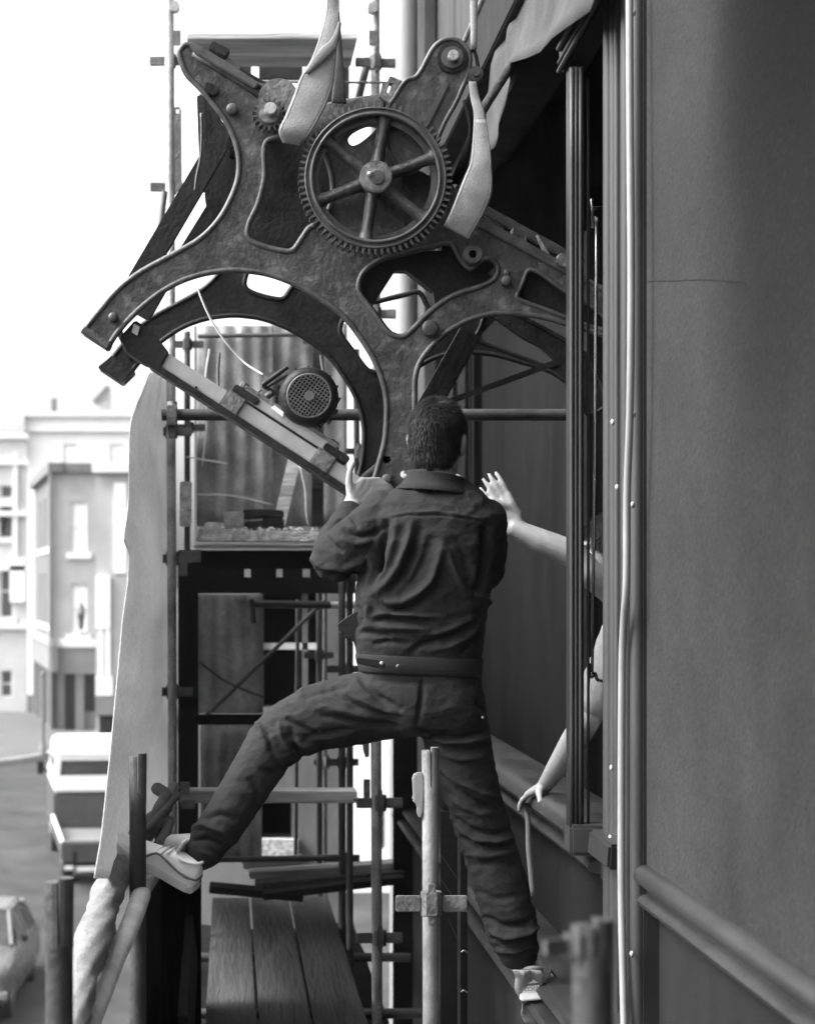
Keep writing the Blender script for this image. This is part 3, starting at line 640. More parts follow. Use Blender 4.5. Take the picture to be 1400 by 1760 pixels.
# upper plate, cover disc
pl = cr2([(545,240),(535,232),(545,205),(562,183),(600,175),(652,166),(653,196),(620,203),(590,215),(566,232),(552,243)], 3)
obj('guard_plate', MB().prism(pl, [], lambda u, v, d: fm(u, v, d), -.022, -.004), M['iron_pale'], ff)
cx = [(478+34*math.cos(a), 174+34*math.sin(a)) for a in [2*math.pi*k/40 for k in range(40)]]
obj('cover_disc', MB().prism(cx, [], lambda u, v, d: fm(u, v, d), -.05, -.012), M['iron_pale'], ff, bevel=.003)
br = [(650,172),(656,147),(662,150),(668,136),(690,145),(676,176),(668,184)]
obj('notched_bracket', MB().prism(br, [[(668,148),(672,150),(666,166),(662,164)]], lambda u, v, d: fm(u, v, d), -.05, -.01), M['iron_pale'], ff, bevel=.002)
# lever head at the top right
lv = [(664,196),(676,172),(695,144),(712,138),(724,122),(733,104),(744,86),(757,76),(772,73),(788,77),(800,90),(805,106),(801,132),(790,160),(779,184),(762,214),(742,258),(720,290),(690,300),(665,260)]
LV = cr2(lv, 4)
lev = obj('lever_arm', MB().prism(LV, [], lambda u, v, d: fm(u, v, d), -.045, -.006), M['iron'], mach)
obj('rim', MB().tube([fm(a, b, -.044) for a, b in LV], .008, 8, closed=True), M['iron_rim'], lev, smooth=True)
obj('rib', MB().beam(fm(765,148,-.05), fm(724,232,-.05), .02, .012, (0,1,0)), M['iron_rim'], lev, bevel=.004)
for r, d, mt in ((26,-.058,'iron_dark'), (19,-.066,'iron_rim'), (9,-.10,'steel')): obj('pivot', MB().cyl(fm(774,106,d), fm(774,106,-.03), r/SF, 28), M[mt], lev, smooth=40, bevel=.002)
obj('side_lug', MB().cyl(fm(814,133,-.06), fm(814,133,0), 13/SF, 20), M['iron'], lev, smooth=40, bevel=.003); obj('side_lug', MB().cyl(fm(814,133,-.075), fm(814,133,-.05), 6/SF, 16), M['iron_rim'], lev, smooth=40)
obj('lug_neck', MB().prism([(795,145),(800,128),(818,125),(826,140),(818,147)], [], lambda u, v, d: fm(u, v, d), -.05, -.01), M['iron'], lev)
obj('shackle', MB().tube(cr([fm(806,128,-.03), fm(804,105,-.03), fm(810,88,-.03), fm(817,104,-.03), fm(820,126,-.03)], 5), .006, 10), M['iron_dark'], lev, smooth=True)
# gear wheel
GC = (641, 317); gd = -.125
gear = MB(); NT = 74; ro, rt, ri = 120/SF, 130/SF, 106/SF
prof = []
for k in range(NT):
    a0 = 2*math.pi*k/NT; st = 2*math.pi/NT
    for (f_, rr) in ((0,ro), (.22,ro), (.36,rt), (.62,rt), (.76,ro)): prof.append((math.cos(a0+f_*st)*rr, math.sin(a0+f_*st)*rr))
inn = [(ri*math.cos(2*math.pi*k/96), ri*math.sin(2*math.pi*k/96)) for k in range(96)]
C0 = fm(GC[0], GC[1], 0)
gear.prism(prof, [inn], lambda u, v, d: Vector((C0.x+u, C0.y+d, C0.z+v)), gd, gd+.075)
gw = obj('gear_wheel', gear, M['iron_rim'], mach, label='spoked gear wheel with fine teeth round its rim')
for rr, d0, r in ((ri+.004, gd-.004, .006), (ro-.004, gd-.001, .004)):
    obj('gear_rim', MB().tube([Vector((C0.x+rr*math.cos(a), C0.y+d0, C0.z+rr*math.sin(a))) for a in [2*math.pi*k/96 for k in range(96)]], r, 8, closed=True), M['iron_rim'], gw, smooth=True)
obj('gear_rim', MB().prism([(x*.995, y*.995) for x, y in inn], [[(x*.9, y*.9) for x, y in inn]], lambda u, v, d: Vector((C0.x+u, C0.y+d, C0.z+v)), gd+.03, gd+.05), M['iron_rim'], gw)
for ang in (81,21,-39,-99,-159,141):
    a = R(ang); dv = Vector((math.cos(a), 0, math.sin(a))); sdv = Vector((-math.sin(a), 0, math.cos(a))); rings = []
    for t, w in ((20,.028), (32,.021), (60,.018), (88,.018), (101,.023), (108,.036)):
        c = C0+dv*t/SF+Vector((0, gd+.036, 0)); rings.append([c+sdv*w*math.cos(q)+Vector((0, math.sin(q)*.03, 0)) for q in [2*math.pi*k/14 for k in range(14)]])
    obj('spoke', MB().loft(rings), M['iron'], gw, smooth=40)
hb = obj('hub', MB().cyl(C0+Vector((0,gd-.03,0)), C0+Vector((0,gd+.08,0)), 27/SF, 36), M['iron_pale'], gw, smooth=40, bevel=.004)
obj('axle', MB().cyl(C0+Vector((.004,gd-.036,-.004)), C0+Vector((.004,1.33,-.004)), 12/SF, 24), M['iron_rim'], gw, smooth=40, bevel=.002)
obj('key', MB().sph(C0+Vector((-.02,gd-.034,.006)), .009, .012, .008), M['steel'], gw, smooth=True)
# pinion
PC = fm(462,209,0); pin = []
for k in range(18):
    a0 = 2*math.pi*k/18; st = 2*math.pi/18
    for f_, rr in ((0,22), (.2,22), (.38,28.5), (.6,28.5), (.78,22)): pin.append((math.cos(a0+f_*st)*rr/SF, math.sin(a0+f_*st)*rr/SF))
pw = obj('pinion', MB().prism(pin, [], lambda u, v, d: Vector((PC.x+u, PC.y+d, PC.z+v)), -.13, -.06), M['iron'], mach)
obj('hub', MB().cyl(PC+Vector((0,-.145,0)), PC+Vector((0,-.05,0)), 18/SF, 26), M['iron_pale'], pw, smooth=40, bevel=.003)
obj('shaft', MB().cyl(PC+Vector((.002,-.20,.004)), PC+Vector((.002,1.3,.004)), 10/SF, 20), M['steel'], pw, smooth=40, bevel=.002)
# insides between the frames
def rodm(name, u, v, r, mt, d0=0, d1=1.3, parent=mach): return obj(name, MB().cyl(fm(u,v,d0), fm(u,v,d1), r/SF, 24), M[mt], parent, smooth=40)
rodm('tie_rod', 399,190,7,'iron_dark'); rodm('tie_rod', 738,565,9,'iron_dark'); rodm('tie_rod', 195,546,6,'iron_dark'); rodm('tie_rod', 664,790,7,'iron_dark')
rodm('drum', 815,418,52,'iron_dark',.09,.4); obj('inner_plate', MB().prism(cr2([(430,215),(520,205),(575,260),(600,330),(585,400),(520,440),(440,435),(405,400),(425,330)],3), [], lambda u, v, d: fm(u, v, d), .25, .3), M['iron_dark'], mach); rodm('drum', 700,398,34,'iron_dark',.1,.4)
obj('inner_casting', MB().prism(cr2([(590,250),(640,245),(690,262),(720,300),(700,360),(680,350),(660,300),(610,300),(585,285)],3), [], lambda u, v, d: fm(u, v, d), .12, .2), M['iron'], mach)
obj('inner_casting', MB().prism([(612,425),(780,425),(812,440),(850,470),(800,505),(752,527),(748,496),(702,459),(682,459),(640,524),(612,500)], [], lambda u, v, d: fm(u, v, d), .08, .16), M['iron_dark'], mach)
obj('inner_casting', MB().prism(cr2([(690,285),(745,300),(760,350),(735,390),(700,380),(672,345)],3), [], lambda u, v, d: fm(u, v, d), .06, .1), M['iron'], mach)
obj('inner_hook', MB().tube(cr([fm(578,398,.05), fm(580,385,.05), fm(592,372,.05), fm(602,378,.05)],4), .008, 8), M['iron_rim'], mach, smooth=True)
obj('inner_bolt', MB().cyl(fm(597,398,.02), fm(597,398,.1), 10/SF, 18), M['steel'], mach, smooth=40)
obj('inner_strap', MB().tube(cr([fm(581,282,.06), fm(584,305,.06), fm(576,325,.06), fm(562,330,.06)],4), .004, 8), M['cable'], mach, smooth=True)
# bars running up to the window from the upper frame
obj('top_bar', MB().beam(fm(770,315,.10), fm(1010,447,.10), .03, .018, (0,1,0)), M['iron_rim'], mach, bevel=.003)
obj('top_bar', MB().beam(fm(815,378,-.005), fm(985,470,-.005), .03, .018, (0,1,0)), M['iron_rim'], mach, bevel=.003)
obj('top_bar', MB().beam(fm(832,300,.4), fm(888,362,.4), .03, .03, (0,1,0)), M['iron_dark'], mach)
obj('bearing_block', MB().prism([(880,410),(884,388),(904,394),(906,420)], [], lambda u, v, d: fm(u, v, d), .02, .12), M['iron'], mach)
obj('bearing_block', MB().prism([(952,454),(960,436),(985,446),(985,470)], [], lambda u, v, d: fm(u, v, d), -.03, .05), M['iron_pale'], mach, bevel=.003)
obj('blade', MB().prism([(920,405),(923,404),(948,445),(938,447)], [], lambda u, v, d: fm(u, v, d), -.005, .005), M['steel'], mach)
# diagonal bars behind the left concave edge
def fp(u, v, d): return P(u, v, FPX/(YF+d))
for (a, b, w, mt, d) in (((236,486),(394,218),.070,'iron_dark',.45), ((316,444),(414,286),.055,'iron_dark',.6), ((350,376),(394,302),.022,'iron_rim',.75), ((346,165),(352,330),.03,'iron_dark',.7), ((243,545),(290,462),.06,'iron_dark',.5), ((300,462),(372,398),.05,'iron_dark',.9)):
    obj('brace_bar', MB().beam(fp(*a,d), fp(*b,d), .03, w, (0,0,1)), M[mt], mach, bevel=.003)
obj('brace_plate', MB().prism([(343,160),(366,178),(394,232),(408,285),(404,330),(386,318),(366,332),(350,300),(345,240)], [[(376,268),(384,262),(386,280),(378,292)]], lambda u, v, d: fp(u, v, d), .78, .84), M['iron_dark'], mach)
obj('spring_strip', MB().tube(cr([fm(344,162,.3), fm(345,200,.3), fm(343,240,.3), fm(336,275,.3), fm(333,302,.3)],5), .0045, 8), M['iron_rim'], mach, smooth=True)
obj('back_casting', MB().prism(cr2([(346,200),(352,170),(380,220),(372,262),(355,280),(347,260)],2), [], lambda u, v, d: fm(u, v, d), .9, .98), M['iron_dark'], mach)
# levers below the right arch
obj('connecting_bar', MB().beam(fm(745,705,.55), fm(838,540,.55), .05, .075, (0,0,1)), M['iron_dark'], mach, bevel=.004)
obj('connecting_bar', MB().beam(fm(785,668,.75), fm(1030,578,.75), .02, .02, (0,0,1)), M['iron_dark'], mach)
obj('connecting_bar', MB().prism([(760,700),(800,690),(832,720),(820,735),(790,715)], [], lambda u, v, d: fm(u, v, d), .5, .55), M['iron_dark'], mach)
# foot blocks and the stretcher
obj('foot_block', MB().prism([(205,578),(232,548),(262,568),(290,604),(275,632),(246,622),(218,604)], [], lambda u, v, d: fm(u, v, d), .03, .16), M['iron_dark'], mach, bevel=.004)
obj('foot_plate', MB().prism([(140,572),(148,562),(192,590),(186,602)], [], lambda u, v, d: fm(u, v, d), -.035, .085), M['iron'], ff, bevel=.004)
obj('foot_plate', MB().prism([(132,572),(162,548),(206,578),(180,604)], [], lambda u, v, d: fm(u, v, d+1.27), -.08, .1), M['iron_dark'], fb, bevel=.004)
obj('foot_strap', MB().prism([(226,570),(230,555),(240,561),(236,576)], [], lambda u, v, d: fm(u, v, d), .015, .03), M['channel'], mach)
ba, bb = fm(268,607,.1), fm(626,838,.1); dv = (bb-ba).normalized(); up = Vector((0,1,0)).cross(dv)*-1
if up.z < 0: up = -up
strb = obj('stretcher_bar', MB().obox((ba+bb)/2, (bb-ba)/2, Vector((0,.06,0)), up*.0235), M['channel'], mach, bevel=.002, label='bright steel stretcher bar across the feet')
obj('bar_shade_strip', MB().obox((ba+bb)/2-up*.034, (bb-ba)/2*.995, Vector((0,.075,0)), up*.0095), M['iron_dark'], strb)  # shade on the bar's underside built as a dark strip
obj('bar_hole', MB().cyl(fm(337,664,.035), fm(337,664,.1), .004, 10), M['black'], strb)
def along(t, h=0): return ba+(bb-ba)*t+up*h
for t in (.365, .80):
    obj('clamp', MB().obox(along(t,.0), dv*.033, Vector((0,.072,0)), up*.034), M['iron_pale'], strb, bevel=.004)
    obj('clamp_cap', MB().obox(along(t+.03,.045), dv*.045, Vector((0,.08,0)), up*.012), M['iron_dark'], strb, bevel=.004); obj('clamp_bolt', MB().cyl(along(t,.05), along(t,.08), .014, 8), M['iron'], strb)
obj('slide_rail', MB().obox(along(.60,.047), dv*.17, Vector((0,.07,0)), up*.016), M['channel'], strb, bevel=.003)
obj('slide_rail_edge', MB().obox(along(.60,.067), dv*.175, Vector((0,.075,0)), up*.005), M['iron_pale'], strb)
# motor
MC = fm(531,681,.02); my = Vector((0,1,0))
mo = obj('motor', MB().tube([MC+my*t for t in (-.035,-.03,-.015,.02,.05,.25,.27)], [.072,.083,.091,.0935,.0935,.09,.07], 48), M['motor'], mach, smooth=50, label='dark electric motor with round fan grille')
obj('grille_back', MB().cyl(MC+my*-.037, MC+my*-.02, .066, 40), M['black'], mo)
gr = MB(); rg = .067
for k in range(-6, 7):
    o = k*.0105; h = math.sqrt(max(0, rg*rg-o*o))
    for ang in (R(55), R(-35)):
        d = Vector((math.cos(ang), 0, math.sin(ang))); e = Vector((-math.sin(ang), 0, math.cos(ang)))
        gr.cyl(MC+my*-.040+e*o-d*h, MC+my*-.040+e*o+d*h, .0017, 6)
obj('grille_wires', gr, M['guard'], mo); obj('grille_ring', MB().tube([MC+my*-.038+Vector((rg*math.cos(a), 0, rg*math.sin(a))) for a in [2*math.pi*k/48 for k in range(48)]], .0035, 8, closed=True), M['guard'], mo, smooth=True)
obj('grille_hub', MB().cyl(MC+my*-.046, MC+my*-.03, .0155, 24), M['guard'], mo, smooth=40)
for k in range(16):
    a = 2*math.pi*k/16; obj('cooling_fin', MB().obox(MC+my*.15+Vector((math.cos(a), 0, math.sin(a)))*.094, Vector((math.cos(a), 0, math.sin(a)))*.008, my*.09, Vector((-math.sin(a), 0, math.cos(a)))*.0025), M['motor'], mo)
obj('motor_foot', MB().prism([(505,722),(560,750),(585,760),(560,775),(500,735)], [], lambda u, v, d: fm(u, v, d), .05, .22), M['iron_dark'], mo)
tb = obj('terminal_box', MB().prism([(452,638),(476,634),(492,628),(497,640),(456,664),(450,655)], [], lambda u, v, d: fm(u, v, d), .08, .16), M['iron_pale'], mo, bevel=.003)
obj('box_lever', MB().cyl(fm(451,660,.05), fm(495,628,.05), .0075, 10), M['motor'], tb, smooth=40); obj('box_lever', MB().cyl(fm(452,660,.06), fm(480,676,.06), .006, 10), M['motor'], tb, smooth=40)
obj('gland', MB().cyl(fm(458,680,.06), fm(468,672,.06), .011, 12), M['iron_rim'], tb, smooth=40); obj('wire_loop', MB().tube(cr([fm(450,668,.06), fm(438,676,.06), fm(436,688,.06), fm(446,692,.06)],4), .0022, 6), M['cordd'], tb, smooth=True)
obj('name_plate', MB().prism([(465,700),(472,696),(488,708),(486,716)], [], lambda u, v, d: fm(u, v, d), .015, .02), M['shoe'], mo)
# loose wires of the machine
obj('wire', MB().tube(cr([fm(338,478,.25), fm(346,500,.25), fm(362,535,.25), fm(386,572,.25), fm(420,610,.25), fm(456,636,.2)], 6), .0032, 8), M['cord'], smooth=True, label='white wire sagging from the iron arch to the motor', cat='wire')
obj('cable', MB().tube(cr([fm(374,545,1.2), fm(372,590,1.0), fm(373,630,.8), fm(378,660,.5), fm(386,680,.2)], 6), .006, 8), M['cordd'], smooth=True, label='black cable hanging inside the iron arch', cat='cable')
obj('cable', MB().tube(cr([fm(572,560,1.0), fm(571,590,.8), fm(569,630,.5), fm(566,655,.2)], 6), .006, 8), M['cordd'], smooth=True, label='black cable hanging behind the motor to its right side', cat='cable')

# slings
def sling(name, Lp, Rp, d, label, mt='sling', th=.006, n=5, parent=None, **k):
    a = cr([(x, y, dd) for (x, y), dd in zip(Lp, d)], n); b = cr([(x, y, dd) for (x, y), dd in zip(Rp, d)], n)
    g = []
    for p, q in zip(a, b):
        row = []
        for j in range(7):
            t = j/6; u = p*(1-t)+q*t; row.append(fm(u.x, u.y, u.z-.004*math.sin(math.pi*t)+.004*noise.noise(Vector((u.x*.03,u.y*.03,1)))))
        g.append(row)
    o_ = obj(name, MB().sheet(g, th), M[mt], parent, smooth=True, label=label, **k)
    if label:
        for t in (.06, .94):
            obj('stitching', MB().tube([(r_[int(t*6)]*(1-(t*6-int(t*6)))+r_[min(6, int(t*6)+1)]*(t*6-int(t*6)))+Vector((0,-.0035,0)) for r_ in g], .0010, 6), M['sling'], o_)
    return o_
s1 = sling('lifting_sling', [(562,-60),(558,0),(557,40),(548,80),(532,125),(512,158),(502,185),(487,222),(477,245),(484,262)], [(580,-60),(576,0),(578,30),(577,62),(574,100),(571,140),(566,178),(550,215),(530,250),(512,266)], [-.18,-.18,-.18,-.19,-.2,-.2,-.2,-.2,-.2,-.17], 'pale twisted webbing sling looped round the machine over the pinion', cat='sling')
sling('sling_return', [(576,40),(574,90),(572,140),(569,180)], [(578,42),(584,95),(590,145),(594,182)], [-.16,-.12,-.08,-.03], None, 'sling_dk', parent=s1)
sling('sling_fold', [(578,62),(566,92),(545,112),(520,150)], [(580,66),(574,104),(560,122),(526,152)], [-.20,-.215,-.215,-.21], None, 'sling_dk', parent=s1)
s2 = sling('lifting_sling', [(806,222),(803,260),(799,295),(788,322),(776,352),(766,378),(757,396)], [(825,222),(831,262),(834,300),(835,340),(829,366),(815,394),(801,419)], [-.15,-.16,-.17,-.17,-.16,-.14,-.1], 'pale webbing sling hanging from the lever lug beside the gear', cat='sling')
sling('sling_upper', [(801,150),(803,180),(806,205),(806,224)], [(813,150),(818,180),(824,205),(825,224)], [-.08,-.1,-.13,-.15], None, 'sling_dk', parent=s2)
sling('sling_return', [(792,180),(799,210),(800,240),(784,285),(770,318)], [(796,178),(806,215),(806,250),(800,290),(786,318)], [-.06,-.07,-.08,-.06,-.02], None, 'sheet_dk', parent=s2)
sling('sling_top', [(806,-60),(806,20),(807,90)], [(818,-60),(817,20),(816,90)], [-.04,-.04,-.04], None, 'sling', parent=s2)

# ------------------------------------------------------------------ people
def remesh(mb, voxel, smooth=6, fac=.5):
    me = bpy.data.meshes.new('tmp'); me.from_pydata([tuple(v) for v in mb.v], [], mb.f)
    b = bmesh.new(); b.from_mesh(me); bmesh.ops.recalc_face_normals(b, faces=b.faces[:]); b.to_mesh(me); b.free()
    o = bpy.data.objects.new('tmp', me); COL.objects.link(o)
    r = o.modifiers.new('r', 'REMESH'); r.mode = 'VOXEL'; r.voxel_size = voxel
    if smooth: q = o.modifiers.new('s', 'SMOOTH'); q.factor = fac; q.iterations = smooth
    dg = bpy.context.evaluated_depsgraph_get(); out = bpy.data.meshes.new_from_object(o.evaluated_get(dg))
    bpy.data.objects.remove(o); bpy.data.meshes.remove(me); return out
def arr(me):
    n = len(me.vertices); co = np.empty(n*3, 'f'); me.vertices.foreach_get('co', co); no = np.empty(n*3, 'f'); me.vertices.foreach_get('normal', no)
    return co.reshape(-1, 3).astype(float), no.reshape(-1, 3).astype(float)
def setco(me, co): me.vertices.foreach_set('co', co.astype('f').ravel()); me.update(); me.polygons.foreach_set('use_smooth', [True]*len(me.polygons))
def folds(me, strokes, nz=.003, nscale=9, facing=.3, ridge=0):
    """cloth creases: each stroke is a line on the cloth (given where it lies on the man's back), width and height"""
    co, no = arr(me); px = VX+FPX*co[:,0]/co[:,1]; py = VY-FPX*(co[:,2]-CZ)/co[:,1]
    mask = np.clip((facing-no[:,1])/.5, 0, 1); d = np.zeros(len(co))
    for pts, w, amp in strokes:
        best = np.full(len(co), 1e9); tt = np.zeros(len(co)); L = 0; tot = sum(math.dist(a, b) for a, b in zip(pts, pts[1:]))
        for (ax, ay), (bx_, by) in zip(pts, pts[1:]):
            dx, dy = bx_-ax, by-ay; l2 = dx*dx+dy*dy+1e-9
            t = np.clip(((px-ax)*dx+(py-ay)*dy)/l2, 0, 1); q = np.hypot(px-ax-t*dx, py-ay-t*dy)
            k = q < best; best[k] = q[k]; tt[k] = (L+t[k]*math.sqrt(l2))/tot; L += math.sqrt(l2)
        prof = np.sin(np.clip(tt, 0, 1)*math.pi)**.5*.9+.1
        d += 1.65*amp*np.exp(-(best/(w*.85))**2)*prof
    d *= mask
    if ridge:
        for sc_, am in ((13, ridge), (27, ridge*.55), (60, ridge*.22)):
            q = np.array([noise.noise(Vector((c[0]*sc_*.8+c[2]*sc_*.25, c[1]*sc_*.8, c[2]*sc_*1.5-c[0]*sc_*.3))) for c in co]); w_ = np.array([.35+.65*max(0., min(1., .5+1.3*noise.noise(Vector(c)*4+Vector((5,5,5))))) for c in co])
            d += am*w_*(.35-2*np.abs(q))
    if nz: d += np.array([nz*noise.fractal(Vector(c)*nscale, 1., 2., 3) for c in co])
    setco(me, co+no*d[:,None]); return me
def ring(cx, cy, cz, rx, ry, n=28, e=2.4):
    out = []
    for k in range(n):
        a = 2*math.pi*k/n; c, s_ = math.cos(a), math.sin(a)
        out.append(Vector((cx+rx*math.copysign(abs(c)**(2/e), c), cy+ry*math.copysign(abs(s_)**(2/e), s_), cz)))
    return out
YM = 7.18
def mp(px, py, dy=0.): return P(px, py, FPX/(YM+dy))
def rr(px): return px/585.

def hand(mb, wrist, knuckle, side, finger_dir, curl, thumb_dir, r=.0085, ln=(.065,.075,.07,.055), fan=.0):
    """palm and five bent fingers; side = direction across the palm from little finger to index"""
    wrist, knuckle, side, fd, curl, td = map(Vector, (wrist, knuckle, side, finger_dir, curl, thumb_dir))
    side.normalize(); fd.normalize(); curl.normalize(); td.normalize(); ax = knuckle-wrist
    for t in (-1, -.35, .35, 1):
        mb.cap_limb([wrist+side*t*.018, wrist+ax*.55+side*t*.026, knuckle+side*t*.03], [.018,.0165,.0125], 10)
    for i, t in enumerate((1, .33, -.33, -1)):
        b0 = knuckle+side*t*.031; l = ln[i]; fd = (Vector(finger_dir).normalized()+side*t*fan).normalized()
        p1 = b0+(fd+curl*.15).normalized()*l*.5; p2 = p1+(fd*.75+curl*.6).normalized()*l*.32; p3 = p2+(fd*.3+curl*1.).normalized()*l*.25
        mb.cap_limb([b0, p1, p2, p3], [r*1.1, r, r*.93, r*.8], 10)
    b0 = wrist+ax*.3+side*.03; p1 = b0+(td+side*.5).normalized()*.04; p2 = p1+(td).normalized()*.032; p3 = p2+(td+fd*.35).normalized()*.024
    mb.cap_limb([b0, p1, p2, p3], [.016,.0125,.0105,.0088], 10)
def head(mb, c, fwd, up=Vector((0,0,1)), sc=1.):
    """skull, face, ears; c = centre of the head, fwd = where the face looks"""
    fwd = (fwd-up*fwd.dot(up)).normalized(); rt = fwd.cross(up); B = Matrix((rt, fwd, up)).transposed()
    def E(x, y, z, a, b, d): mb.sph(c+B @ (Vector((x, y, z))*sc), a*sc, b*sc, d*sc, 20, 14, B)
    E(0,-.012,.018, .076,.096,.092); E(0,.02,-.03, .064,.075,.085); E(0,.052,-.088, .034,.032,.026); E(0,.03,-.07, .05,.055,.04)
    E(0,.097,-.022, .011,.018,.026); E(0,.105,-.038, .017,.013,.011); E(0,.078,.012, .055,.02,.012)
    for s_ in (-1, 1):
        E(.04*s_,.075,-.035, .022,.02,.022); E(.079*s_,-.005,-.018, .009,.02,.033); E(.086*s_,-.012,-.008, .006,.016,.022)
    E(0,.088,-.064, .024,.012,.006); E(0,.087,-.074, .02,.012,.006)
    return B
def hair_on(name, c, B, parent, sc=1., seed=1, n=9000, mt='hair'):
    rnd = random.Random(seed); m = MB()
    m.sph(c+B @ Vector((0,-.014,.022)), .0785*sc, .098*sc, .0925*sc, 32, 24, B)
    m.sph(c+B @ Vector((0,-.036,-.03)), .0695*sc, .063*sc, .078*sc, 24, 18, B); m.sph(c+B @ Vector((0,-.025,-.005)), .0765*sc, .083*sc, .082*sc, 24, 18, B)
    hm_ = remesh(m, .005, 10, .5); co, no = arr(hm_); Bi = B.inverted()
    def low(p):        # hairline
        q = Bi @ (p-c); return q.z > (.035 if q.y > .06 else (-.015 if q.y > .025 else (-.04 if abs(q.x) > .06 and q.y > -.03 else -.092+.012*abs(math.sin(q.x*60)))))
    co2 = [Vector(a)+Vector(b)*(.0015*noise.noise(Vector(a)*55)+.003*noise.noise(Vector(a)*22)) for a, b in zip(co, no)]
    m = MB(); m.v = co2; m.f = [tuple(p.vertices) for p in hm_.polygons if low(co2[p.vertices[0]])]
    idx = [i for i in range(len(co)) if low(co2[i])]
    crown = c+B @ Vector((.015,-.06,.09))
    for _ in range(n):
        i = rnd.choice(idx); w = co2[i]+Vector((rnd.uniform(-.003,.003), rnd.uniform(-.003,.003), rnd.uniform(-.003,.003))); nn = Vector(no[i])
        out = (w-crown); out -= nn*out.dot(nn); out = out.normalized() if out.length > 1e-4 else Vector((1,0,0)); sw = nn.cross(out)
        dirv = (nn*rnd.uniform(.18,.5)+out*.8+sw*.25+Vector((rnd.gauss(0,.16), rnd.gauss(0,.16), rnd.gauss(0,.16)))).normalized()
        l = rnd.uniform(.012,.026)*sc; side = dirv.cross(nn).normalized()*.0010
        o = len(m.v); p1 = w+dirv*l*.5+nn*.001; p2 = w+dirv*l-nn*.002
        m.v += [w-side, w+side, p1+side*.8, p1-side*.8, p2]; m.f += [(o, o+1, o+2, o+3), (o+3, o+2, o+4)]
    return obj(name, mesh_of(name, m, True, False), M[mt], parent)
def eyes_on(c, B, parent, sc=1.):
    for s_ in (-1, 1):
        e = obj('eye', MB().sph(c+B @ (Vector((.031*s_,.078,-.004))*sc), .0125*sc, .012*sc, .0105*sc, 14, 10, B), M['eye'], parent, smooth=True)
        obj('iris', MB().sph(c+B @ (Vector((.031*s_,.0885,-.004))*sc), .005*sc, .003*sc, .005*sc, 12, 8, B), M['hair'], e, smooth=True)

# --- the striding man, seen from behind
b = MB(); hc = mp(752,752,.03); fw_ = Vector((.42,1,-.1)).normalized(); Bh = head(b, hc, fw_, Vector((.03,-.04,1)).normalized(), 1.0)
b.cap_limb([mp(750,795,.03), mp(748,820,.02), mp(746,850,.02)], [.058,.06,.07], 16)
b.loft([ring(*mp((l+r)/2, py, .02), rr(r-l)/2-.02, dp) for py, l, r, dp in ((850,670,826,.06),(885,632,858,.085),(960,640,850,.09),(1050,632,830,.085),(1120,630,815,.08),(1180,630,818,.09),(1225,650,812,.07))])
sL, eL, wL = mp(662,885,.02), mp(578,962,.05), mp(606,873,.30); sR, eR, wR = mp(836,890,.03), mp(838,985,.08), mp(792,880,.34)
b.cap_limb([sL, (sL+eL)/2, eL, (eL*2+wL)/3, wL], [.055,.046,.04,.038,.026]); b.cap_limb([sR, (sR+eR)/2, eR, (eR*2+wR)/3, wR], [.052,.044,.038,.036,.026])
hL, kL, aL = mp(672,1210,.02), mp(470,1272,.03), mp(352,1452,-.01); hR, kR, aR = mp(775,1225,.02), mp(826,1420,.04), mp(896,1648,.02)
b.cap_limb([hL, (hL+kL)/2, kL, kL*.6+aL*.4, aL], [.085,.075,.055,.052,.036]); b.cap_limb([hR, (hR+kR)/2, kR, kR*.6+aR*.4, aR], [.085,.075,.055,.052,.036])
b.cap_limb([aL, aL+Vector((-.09,.02,.0))], [.036,.03]); b.cap_limb([aR, aR+Vector((.03,.08,-.05))], [.036,.03])
hand(b, mp(606,872,.31), mp(634,838,.34), mp(622,820,.33)-mp(650,850,.34), Vector((1,.12,.12)), Vector((.6,.6,-.1)), Vector((.1,-.02,1)))
hand(b, wR, wR+Vector((-.02,.04,.07)), Vector((-1,0,0)), Vector((-.2,.1,1)), Vector((-.3,.9,.2)), Vector((-.6,0,.7)))
bm_ = remesh(b, .0055, 3, .45); setco(bm_, arr(bm_)[0])
man = obj('person', bm_, M['skin'], label='man in dark work jacket and trousers striding from rail to ledge, guiding the iron frame', cat='person')
eyes_on(hc, Bh, man); hair_on('hair', hc, Bh, man, 1.0, 3, 15000)
# jacket
j = MB(); lev_ = [(826,702,800,.045,.05),(836,680,818,.07,.04),(848,660,834,.095,.03),(866,640,850,.115,.025),(890,628,860,.13,.02),(930,622,860,.14,.02),(975,616,852,.142,.02),(1020,610,842,.14,.02),(1060,606,836,.138,.02),(1095,606,832,.135,.02),(1118,610,829,.13,.02),(1138,614,826,.122,.02)]
j.loft([ring(*mp((l+r)/2, py, dc), rr(r-l)/2, dp, 36, 2.5) for py, l, r, dp, dc in lev_])
j.cap_limb([mp(660,884,.02), mp(632,912,.0), mp(598,944,.0), mp(577,958,.03)], [.072,.074,.076,.075], 18); j.cap_limb([mp(577,958,.03), mp(582,930,.12), mp(594,900,.20), mp(600,880,.27)], [.075,.066,.05,.036], 18)
j.cap_limb([mp(836,892,.03), mp(840,935,.03), mp(838,985,.07)], [.062,.055,.05], 18); j.cap_limb([mp(838,985,.07), mp(820,940,.2), mp(798,895,.31)], [.05,.045,.036], 18)
jm = remesh(j, .0048, 5, .5)
